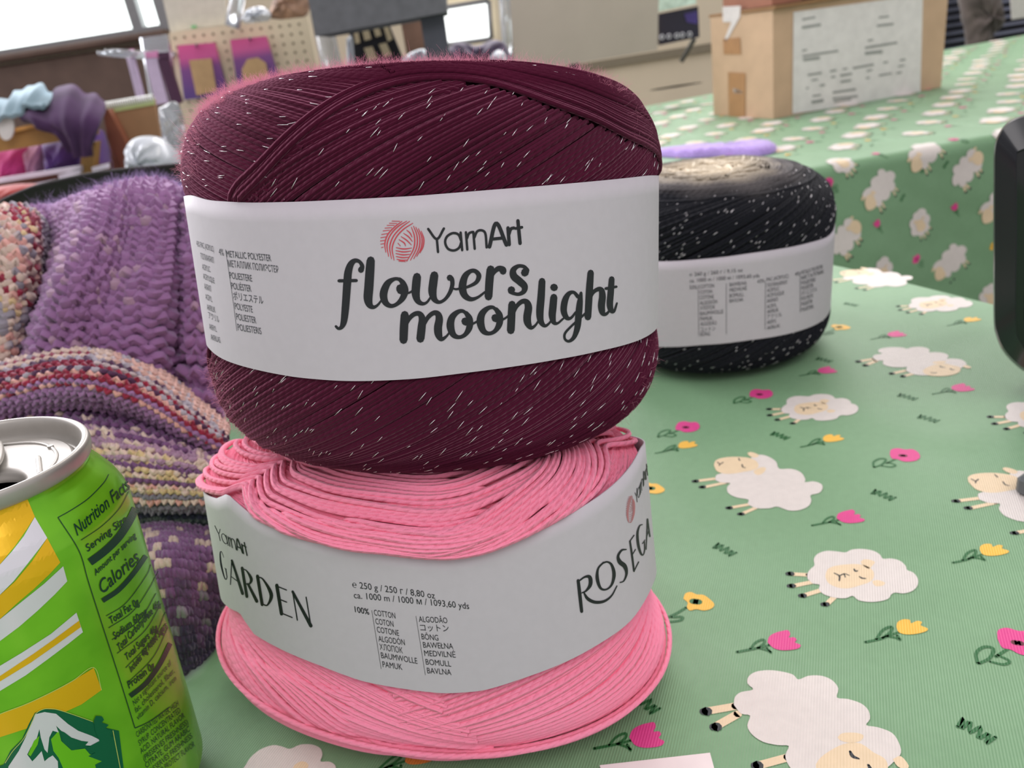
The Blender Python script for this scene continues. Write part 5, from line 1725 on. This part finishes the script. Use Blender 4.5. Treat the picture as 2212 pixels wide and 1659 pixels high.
# vendor table on the left
vt = thing('vendor_table', 'dark cloth covered stall table behind the chair on the left', 'table', (-.4, 1.65, FLOORZ))
mb = MB().box((-.75, 1.66, TZ - .015), (1.7, 1.12, .03), bev=.006)
mb.build('table_top', mat('dark_cloth', (38, 40, 46), 0.9, sheen=.3), vt)
for x, y in ((-1.4, 1.2), (.0, 1.2), (-1.4, 2.1), (.0, 2.1)):
    MB().box((x, y, (FLOORZ + TZ - .03) / 2), (.04, .04, TZ - .03 - FLOORZ)).build('leg', M_steel, vt)

# wooden crate with folded fabric
cr = thing('display_crate', 'wooden display crate with tan rails holding folded fabrics at the far left', 'crate', (*at(90, 380, 1.25)[:2], TZ))
M_tan = mat('tan_wood', (158, 118, 62), 0.6, scale=30, vary=.12)
M_rust = mat('rust_wood', (104, 62, 44), 0.6, scale=30, vary=.12)
M_white = mat('white_edge', (236, 228, 244), 0.4)
panel(MB(), [(-60, 298), (30, 280), (140, 264), (205, 250), (205, 292), (140, 304), (60, 318), (-60, 338)], 1.24, .016).build('front_rail', M_tan, cr)
panel(MB(), [(20, 279), (96, 262), (96, 270), (20, 288)], 1.232, .01).build('rail_highlight', mat('highlight_orange', (226, 168, 92), 0.5), cr)  # paler orange strip paints the highlight along the rail's top edge
panel(MB(), [(176, 312), (206, 306), (196, 430), (170, 436)], 1.235, .02).build('post', M_tan, cr)
panel(MB(), [(-60, 400), (120, 372), (230, 354), (232, 440), (-60, 470)], 1.245, .02).build('base_rail', M_rust, cr)
for q in ([(-5, 386), (172, 358), (174, 367), (-5, 396)], [(125, 378), (174, 364), (173, 375), (128, 388)], [(197, 362), (229, 354), (231, 364), (200, 371)], [(44, 403), (113, 390), (118, 398), (47, 413)]):
    panel(MB(), q, 1.225, .012).build('shelf_edge', M_white, cr)
b0, b1 = at(-60, 440, 1.26), at(240, 440, 1.26)
MB().box(((b0[0] + b1[0]) / 2, 1.37, TZ + .006), (b1[0] - b0[0], .22, .012)).build('bottom_board', M_rust, cr)
for nm, lb, col, pts, Y in (('folded_fabric', 'magenta folded fabric in the crate at the far left', (214, 70, 146), [(-20, 322), (62, 312), (70, 366), (72, 420), (0, 430), (-20, 425)], 1.30),
                            ('folded_fabric', 'pale lilac folded fabric between the magenta and the purple fabric', (222, 166, 204), [(62, 312), (97, 306), (104, 362), (106, 415), (72, 420), (68, 366)], 1.31),
                            ('folded_fabric', 'deep purple folded fabric right of the lilac one in the crate', (92, 58, 132), [(97, 308), (164, 298), (174, 352), (174, 405), (106, 415), (104, 362)], 1.30),
                            ('folded_fabric', 'narrow violet folded fabric at the right end of the crate, right of the post', (116, 78, 166), [(200, 296), (218, 282), (232, 350), (236, 400), (203, 405), (202, 350)], 1.31)):
    c = np.mean([at(x, y, Y) for x, y in pts], 0)
    one(nm, lb, 'fabric', mat(nm, col, 0.9, sheen=.4), blob(MB(), pts, Y, .035, len(lb), .08), (c[0], c[1], TZ + .012), 'folded fabrics in the crate')
tg = MB()
aa_ = np.linspace(0, 2 * PI, 28, endpoint=False)
panel(tg, [(13 + 17 * math.cos(a), 275 + 28 * math.sin(a)) for a in aa_], 1.225, .004)
one('paper_tag', 'round white paper tag hanging on the tan crate rail', 'tag', mat('tag_paper', (226, 224, 222), 0.6), tg, at(13, 300, 1.225))
def drape(mb, rows, seed, amp, th=.006, nu=40, nv=30):
    S = Surf([[at(*p) for p in r] for r in rows])
    r = np.random.default_rng(seed)
    u, v = np.meshgrid(np.linspace(0, 1, nu), np.linspace(0, 1, nv))
    P, N = S(u, v), S.nrm(u, v)
    w = amp * (np.sin(u * 17 + r.uniform(0, 6) + 2 * v) + .6 * np.sin(u * 31 + v * 5 + r.uniform(0, 6)))
    P = P + N * w[..., None]
    rows2 = [np.concatenate([P[i], (P[i] + N[i] * th)[::-1]]) for i in range(nv)]
    mb.grid(np.array(rows2), closed_u=True)
    mb.add(rows2[0], [tuple(range(2 * nu))]); mb.add(rows2[-1], [tuple(range(2 * nu))])
    return mb
one('scarf', 'pale blue grey gauzy scarf draped over the crate at the far left', 'scarf', mat('blue_gauze', (140, 164, 176), 1.0, sheen=.1, scale=14, vary=.25), drape(MB(), [[(-40, 226, 1.32), (30, 215, 1.33), (70, 190, 1.34), (112, 205, 1.33)], [(-40, 236, 1.25), (30, 226, 1.25), (72, 205, 1.26), (115, 214, 1.27)], [(-40, 262, 1.215), (25, 258, 1.215), (60, 238, 1.22), (100, 232, 1.22)]], 3, .003), at(40, 262, 1.22))
one('scarf', 'dark purple gauzy scarf hanging over the right end of the crate', 'scarf', mat('purple_gauze', (70, 44, 80), 1.0, sheen=.05, scale=14, vary=.35), drape(MB(), [[(40, 242, 1.30), (95, 216, 1.33), (142, 194, 1.34), (192, 206, 1.34), (222, 228, 1.33)], [(45, 250, 1.25), (95, 230, 1.255), (145, 212, 1.26), (192, 222, 1.26), (224, 246, 1.26)], [(50, 262, 1.215), (105, 262, 1.205), (148, 262, 1.20), (190, 258, 1.20), (216, 270, 1.21)], [(120, 274, 1.205), (140, 285, 1.20), (165, 300, 1.195), (185, 300, 1.195), (205, 300, 1.20)], [(160, 322, 1.21), (168, 330, 1.205), (176, 338, 1.20), (184, 334, 1.20), (192, 322, 1.21)]], 9, .0032), at(180, 335, 1.2))
one('cloth_bundle', 'red cloth bundle in front of the crate at the left edge', 'fabric', mat('red_cloth', (176, 62, 58), 0.9, sheen=.4), blob(MB(), [(-40, 410), (20, 400), (60, 398), (100, 404), (95, 440), (20, 450), (-40, 455)], 1.15, .04, 8), (*at(20, 440, 1.15)[:2], TZ))

# notebook, easel board, bags
nb = thing('spiral_notebook', 'kraft cover spiral notebook with a lime strip standing behind the white bag', 'notebook', (*at(300, 340, 1.36)[:2], TZ))
panel(MB(), [(224, 232), (332, 214), (352, 330), (366, 420), (256, 430)], 1.36, .008).build('cover', mat('kraft', (166, 128, 92), 0.8, scale=40), nb)
panel(MB(), [(224, 230), (331, 213), (334, 226), (227, 246)], 1.358, .003).build('lime_strip', mat('lime', (190, 206, 140), 0.6), nb)
mb = MB()
for k in range(22):
    x, y = 226 + 104 * k / 21, 230 - 17.5 * k / 21
    c = at(x, y, 1.362)
    a = np.linspace(0, 2 * PI, 10)
    mb.tube(np.column_stack([np.full(10, c[0]), c[1] + .006 * np.cos(a), c[2] + .006 * np.sin(a)]), .0011, 5)
mb.build('spiral_binding', mat('white_wire', (235, 238, 235), 0.4), nb)
one('easel_board', 'rust brown wooden easel board leaning in front of the notebook', 'board', mat('terracotta', (150, 92, 68), 0.6, scale=30), panel(MB(), [(222, 238), (234, 236), (300, 362), (340, 440), (300, 445), (232, 300)], 1.33, .018), (*at(290, 400, 1.33)[:2], TZ))
M_bag = mat('white_plastic', (214, 220, 228), 0.25, vary=.05, scale=20)
M_bag.node_tree.nodes['Principled BSDF'].inputs['Transmission Weight'].default_value = 0.25
one('plastic_bag', 'shiny white plastic bag in front of the kraft notebook', 'bag', M_bag, blob(MB(), [(276, 318), (292, 298), (325, 294), (352, 304), (382, 340), (388, 385), (340, 410), (296, 400), (278, 350)], 1.18, .05, 12, .1), (*at(335, 400, 1.18)[:2], TZ))
M_clear = mat('clear_plastic', (222, 226, 230), 0.12, vary=.03)
M_clear.node_tree.nodes['Principled BSDF'].inputs['Transmission Weight'].default_value = 0.75
one('clear_packet', 'crinkled clear packet between the white bag and the pegboard', 'packet', M_clear, blob(MB(), [(345, 232), (382, 222), (402, 290), (408, 360), (372, 372), (352, 300)], 1.26, .02, 14, .15), (*at(380, 370, 1.26)[:2], TZ))

# pegboard with its packages
pg = thing('pegboard', 'cream pegboard display panel standing behind the burgundy cake', 'pegboard', (*at(540, 300, 1.95)[:2], TZ))
mbp = panel(MB(), [(365, 70), (664, 36), (706, 250), (742, 420), (436, 440)], 1.95, .012)
mbp.build('board', mat('cream_board', (218, 205, 174), 0.7, scale=30, vary=.03), pg)
mb = MB()
for i in range(15):
    for j in range(9):
        x = 378 + 20.6 * i + 4.2 * j; y = 83 - 2.35 * i + 19.5 * j
        if x < 366 + .2 * (y - 70) + 6 or x > 664 + .2 * (y - 36) - 6:
            continue
        c = at(x, y, 1.9495)
        a = np.linspace(0, 2 * PI, 9)[:-1]
        mb.add(np.column_stack([c[0] + .0035 * np.cos(a), np.full(8, c[1]), c[2] + .0035 * np.sin(a)]), [tuple(range(8))], smooth=False)
mb.build('peg_holes', mat('hole_shadow', (142, 130, 106), 0.9), pg)['kind'] = 'stuff'
def pack_mat(name, z0, z1):
    t = NT(name)
    sp = t.node('ShaderNodeSeparateXYZ')
    g = t.node('ShaderNodeNewGeometry')
    t.link(g.outputs['Position'], sp.inputs[0])
    mr = t.node('ShaderNodeMapRange')
    mr.inputs['From Min'].default_value = z0
    mr.inputs['From Max'].default_value = z1
    t.link(sp.outputs[2], mr.inputs['Value'])
    t.link(t.ramp(mr.outputs[0], [(0.1, lin((92, 66, 130))), (0.55, lin((128, 74, 136))), (0.75, lin((206, 92, 150))), (1.0, lin((214, 84, 142)))]), t.b.inputs['Base Color'])
    t.b.inputs['Roughness'].default_value = .35
    return t.m
M_kraft = mat('kraft_card', (190, 158, 112), 0.7, scale=60)
for lb, q, wq, sl in (('pink to purple hanging package with a square kraft window, left one on the pegboard', [(383, 98), (462, 92), (492, 204), (398, 216)], [(408, 130), (456, 126), (468, 198), (424, 206)], (424, 100)),
                  ('pink to purple hanging package with an arched kraft window, right one on the pegboard', [(497, 86), (574, 78), (602, 172), (514, 190)], [(522, 150), (534, 128), (556, 124), (574, 136), (582, 172), (526, 182)], (540, 86))):
    pk = thing('hanging_package', lb, 'package', at(*sl, 1.93), 'packages on the pegboard')
    z0, z1 = at(*q[2], 1.93)[2], at(*q[0], 1.93)[2]
    panel(MB(), q, 1.925, .014).build('pouch', pack_mat('pouch_print', z0, z1), pk)
    panel(MB(), wq, 1.922, .003).build('kraft_window', M_kraft, pk)
    cx = np.array(sl) + 0.0
    MB().tube([at(*cx, 1.95), at(*cx, 1.90), at(cx[0], cx[1] - 4, 1.895)], .002, 6).build('hook', M_steel, pk)
one('display_sheet', 'blank beige sheet with a small green sticker above the pegboard', 'sheet', [mat('beige_sheet', (208, 202, 186), 0.7), mat('green_sticker', (120, 190, 130), 0.5)], panel(panel(MB(), [(338, -60), (478, -60), (492, 52), (368, 70)], 1.97, .006), [(412, 56), (422, 54), (425, 60), (415, 62)], 1.966, .003, 1), at(430, 60, 1.97))
hk = thing('hook_rack', 'clear acrylic hook arms reaching left from the pegboard', 'hook', at(345, 120, 1.9))
for (x, y), (x2, y2) in (((215, 115), (330, 124)), ((231, 111), (335, 118)), ((247, 110), (340, 114))):
    MB().tube([at(x, y - 4, 1.62), at(x, y, 1.62), at((x + x2) / 2, (y + y2) / 2 + 2, 1.76), at(x2, y2, 1.93), at(x2 + 40, y2 + 2, 1.95)], .0042, 8).build('arm', M_clear, hk)
M_lil = mat('lilac_card', (206, 190, 216), 0.4); M_plum = mat('plum_card', (72, 36, 66), 0.4); M_pkh = mat('pink_head', (226, 150, 196), 0.4)
for lb, top_, bot, wd, m in (('slim lilac needle package hanging first on the clear hooks', (279, 112), (305, 222), 14, M_lil), ('wider lilac needle package hanging behind the first on the clear hooks', (325, 116), (350, 222), 26, M_lil), ('dark plum needle package beside the pegboard edge', (352, 118), (382, 222), 22, M_plum)):
    h = wd / 2
    nd = thing('needle_package', lb, 'package', at(*top_, 1.80), 'needle packages on the clear hooks')
    panel(MB(), [(top_[0] - h, top_[1] + 10), (top_[0] + h, top_[1] + 8), (bot[0] + h, bot[1]), (bot[0] - h, bot[1] + 4)], 1.80, .012).build('sleeve', m, nd)
    panel(MB(), [(top_[0] - h, top_[1] - 4), (top_[0] + h, top_[1] - 6), (top_[0] + h + 3, top_[1] + 9), (top_[0] - h + 3, top_[1] + 11)], 1.80, .008).build('header', M_pkh if m is not M_plum else M_plum, nd)
one('clear_packet', 'flat clear packet below the window corner left of the pegboard', 'packet', M_clear, panel(MB(), [(302, 82), (362, 74), (370, 130), (380, 215), (325, 222)], 1.88, .006), at(340, 80, 1.88))
one('plastic_tube', 'upright shiny clear plastic tube above the pegboard', 'tube', M_clear, MB().tube([at(520, -40, 1.9), at(512, 0, 1.9), at(502, 58, 1.9)], .016, 14), at(502, 58, 1.9))
one('plastic_bag', 'crumpled white clear bag lying along the top of the pegboard', 'bag', M_bag, blob(MB(), [(520, 44), (535, 20), (566, 14), (585, 30), (575, 50), (545, 56)], 2.0, .03, 22, .2), at(550, 55, 2.0))
one('patterned_bag', 'brown and cream patterned bag above the right end of the pegboard', 'bag', mat('brown_pattern', (150, 122, 104), 0.7, scale=28, vary=.6), blob(MB(), [(580, 40), (590, 0), (600, -40), (668, -40), (664, 30), (620, 42)], 2.08, .04, 23, .1), at(620, 42, 2.08))

# grey stand
st = thing('display_stand', 'grey felt covered display stand on a thick grey post behind the burgundy cake', 'stand', (*at(960, 200, 1.7)[:2], TZ))
M_felt = mat('grey_felt', (112, 114, 118), 0.9, scale=50, vary=.12)
panel(MB(), [(655, -60), (955, -110), (966, 26), (680, 78)], 1.62, .20).build('shelf_box', M_felt, st)
panel(MB(), [(906, 30), (958, 26), (974, 140), (1010, 385), (962, 395), (925, 150)], 1.66, .06).build('post', mat('grey_post', (84, 87, 96), 0.7), st)
bp = thing('patterned_pouch', 'black pouch with cream bar pattern hanging under the grey stand', 'pouch', at(810, 60, 1.9))
panel(MB(), [(752, 62), (838, 48), (884, 160), (772, 180)], 1.9, .02).build('pouch_body', mat('black_fabric', (24, 24, 30), 0.8), bp)
mb = MB()
for q in ([(782, 66), (796, 64), (802, 84), (788, 88)], [(806, 60), (818, 58), (824, 76), (812, 80)], [(828, 58), (838, 56), (848, 84), (838, 90)], [(786, 104), (804, 100), (816, 128), (796, 132)], [(818, 96), (834, 92), (846, 118), (830, 124)], [(764, 72), (774, 70), (778, 92), (768, 95)]):
    mb2 = panel(MB(), q, 1.896, .006)
    mb2.build('cream_bar', mat('cream_bar', (196, 180, 146), 0.7), bp)
one('clear_bottle', 'clear bottle with pale blue contents left of the black pouch', 'bottle', M_clear, MB().lathe([(.0, .0), (.02, .0), (.022, .01), (.022, .09), (.012, .11), (.011, .13), (.0, .131)], 20, M=lambda L: np.asarray(L) + at(722, 165, 1.85)), at(722, 165, 1.85))
one('clear_packet', 'narrow clear packet hanging beside the black pouch', 'packet', M_bag, blob(MB(), [(748, 84), (760, 80), (766, 130), (768, 170), (752, 172)], 1.83, .01, 25), at(757, 82, 1.83))
one('paper_bag', 'brown paper bag between the black pouch and the grey post', 'bag', mat('brown_paper', (150, 116, 98), 0.8, scale=20, vary=.2), panel(MB(), [(866, 50), (912, 42), (926, 120), (880, 128)], 1.95, .05), at(895, 125, 1.95))
one('plastic_bag', 'pale blue plastic bag at the foot of the grey post', 'bag', mat('pale_blue_plastic', (196, 216, 226), 0.25), blob(MB(), [(868, 128), (890, 112), (920, 108), (930, 150), (905, 175), (875, 170)], 1.8, .03, 27, .15), at(900, 175, 1.8))
w2 = struct(panel(MB(), [(938, 20), (1056, 1), (1062, 84), (944, 100)], WY - .03, .012).build('window_2', emit('window_daylight_right', (250, 255, 252), 1.8)))
mb = MB()
wq = [at(*p, WY - .035) for p in ((938, 20), (1056, 1), (1062, 84), (944, 100), (938, 20))]
for a, b in zip(wq[:-1], wq[1:]):
    mb.tube([a, b], .012, 6)
mb.build('window_frame', M_frame, w2)
mb = MB()
one('yarn_pile', 'dark purple heap of yarn below the white sheet', 'yarn', mat('dark_purple_wool', (74, 62, 86), 0.95, scale=40, vary=.35, sheen=.4), blob(MB(), [(960, 110), (990, 92), (1030, 98), (1068, 86), (1096, 100), (1104, 150), (1060, 190), (980, 190)], 2.0, .05, 31, .2), at(1030, 190, 2.0))
one('plastic_bag', 'clear bag with bright highlights in front of the purple heap', 'bag', M_bag, blob(MB(), [(1054, 125), (1075, 108), (1092, 118), (1096, 150), (1060, 160)], 1.95, .03, 33, .2), at(1075, 160, 1.95))
one('plastic_tube', 'tall clear plastic tube along the left edge of the beige board', 'tube', M_clear, MB().tube([at(1086, -40, 2.2), at(1092, 40, 2.2), at(1100, 150, 2.2)], .014, 12), at(1100, 150, 2.2))
bd_ = thing('display_board', 'blank beige grey display board standing behind the burgundy cake', 'board', (*at(1250, 145, 2.4)[:2], FLOORZ))
panel(MB(), [(1086, -120), (1428, -175), (1420, 108), (1106, 160)], 2.4, .03).build('panel', mat('beige_grey_board', (182, 172, 160), 0.8, scale=10, vary=.03), bd_)
for x in (1120, 1240):
    q = at(x, 130, 2.43)
    MB().box((q[0], 2.445, (FLOORZ + q[2]) / 2), (.03, .03, q[2] - FLOORZ)).build('leg', M_steel, bd_)
tbv = thing('tablet_display', 'dark tablet screen with small white icons left of the cardboard box', 'tablet', at(1480, 130, 2.6))
panel(MB(), [(1421, 30), (1508, 13), (1511, 80), (1424, 98)], 2.6, .02).build('screen', mat('tablet_screen', (30, 28, 46), 0.15), tbv)
mb = MB()
panel(MB(), [(1478, 30), (1506, 24), (1507, 52), (1484, 48)], 2.597, .002).build('purple_picture', mat('purple_picture', (70, 54, 130), 0.3), tbv)
for x in (1430, 1445, 1462, 1474, 1490):
    c = at(x, 80 - (x - 1430) * .1, 2.597)
    a = np.linspace(0, 2 * PI, 12)
    MB().tube(np.column_stack([c[0] + .006 * np.cos(a), np.full(12, c[1]), c[2] + .006 * np.sin(a)]), .0018, 5).build('icon', mat('white_icon', (225, 225, 235), 0.4), tbv)
MB().tube([at(1500, 84, 2.62), at(1472, 132, 2.66)], .008, 8).build('stand_leg', mat('stand_grey', (92, 90, 84), .6), tbv)
one('shiny_packet', 'mint and white shiny packet above the dark tablet', 'packet', mat('mint_foil', (206, 232, 216), 0.2, vary=.3, scale=40), panel(MB(), [(1416, -30), (1502, -45), (1504, 8), (1420, 26)], 2.58, .02), at(1460, 20, 2.58))
one('lace_trim', 'white lace strip along the far corner of the second tablecloth', 'lace', mat('white_lace', (235, 240, 244), 0.5, vary=.15, scale=50), blob(MB(), [(1405, 236), (1430, 222), (1470, 212), (1512, 206), (1516, 218), (1470, 226), (1430, 238)], 1.85, .02, 41, .2), onz(1440, 234))
pp = [(1410, 334), (1480, 326), (1550, 322), (1630, 316), (1668, 314), (1676, 324), (1640, 333), (1560, 334), (1480, 338)]
mb = MB()
oc = crom(np.array(pp + [pp[0]], float), 60)[:-1]
B0 = np.array([onz(x, y, .003) for x, y in oc]); c = B0.mean(0)
rows = [B0 * [1, 1, 0] + [0, 0, .0006]] + [c + (B0 - c) * k + np.array([0, 0, h]) + np.outer(.0015 * np.sin(np.arange(59) * 2.1 + k * 9), [0, 0, 1]) for k, h in ((1, .003), (.9, .008), (.7, .010), (.4, .010), (.02, .010))]
mb.grid(np.array(rows), closed_u=True)
one('crochet_piece', 'lavender crochet piece lying on the far tablecloth behind the black cake', 'crochet', mat('lavender_wool', (172, 142, 214), 0.9, scale=300, vary=.2, sheen=.4), mb, (c[0], c[1], 0))

# right background
sh_ = thing('wire_shelf', 'dark metal slatted shelving behind the far table on the right', 'shelf', (*at(2130, 120, 2.9)[:2], FLOORZ))
M_slat = mat('blue_grey_metal', (120, 124, 142), 0.35, metal=.5); M_dk = mat('dark_shelf', (36, 38, 48), 0.6)
panel(MB(), [(1990, -140), (2330, -190), (2340, 330), (2010, 360)], 3.0, .02).build('back_panel', M_dk, sh_)
for k in range(9):
    y = -30 + k * 17
    panel(MB(), [(2000, y + 22), (2320, y - 28), (2320, y - 22), (2000, y + 29)], 2.9, .03).build('slat', M_slat, sh_)
for x in (2020, 2310):
    q = at(x, 60, 2.95)
    MB().box((q[0], 2.95, (FLOORZ + q[2] + .3) / 2), (.03, .03, q[2] + .3 - FLOORZ)).build('post', M_dk, sh_)
one('hanging_garment', 'grey brown garment hanging on the dark shelving at the upper right', 'garment', mat('taupe_wool', (98, 88, 84), 0.95, scale=14, vary=.3, sheen=.3), blob(MB(), [(2072, -50), (2150, -60), (2160, 20), (2166, 50), (2142, 78), (2136, 110), (2096, 112), (2084, 60), (2076, 10)], 2.78, .05, 51, .2), at(2110, -50, 2.84))
one('paper_sign', 'white paper sign at the upper right corner', 'sign', mat('sign_paper', (214, 210, 204), .6), panel(MB(), [(2182, -40), (2250, -50), (2254, 32), (2187, 42)], 2.7, .006), at(2215, 40, 2.7))
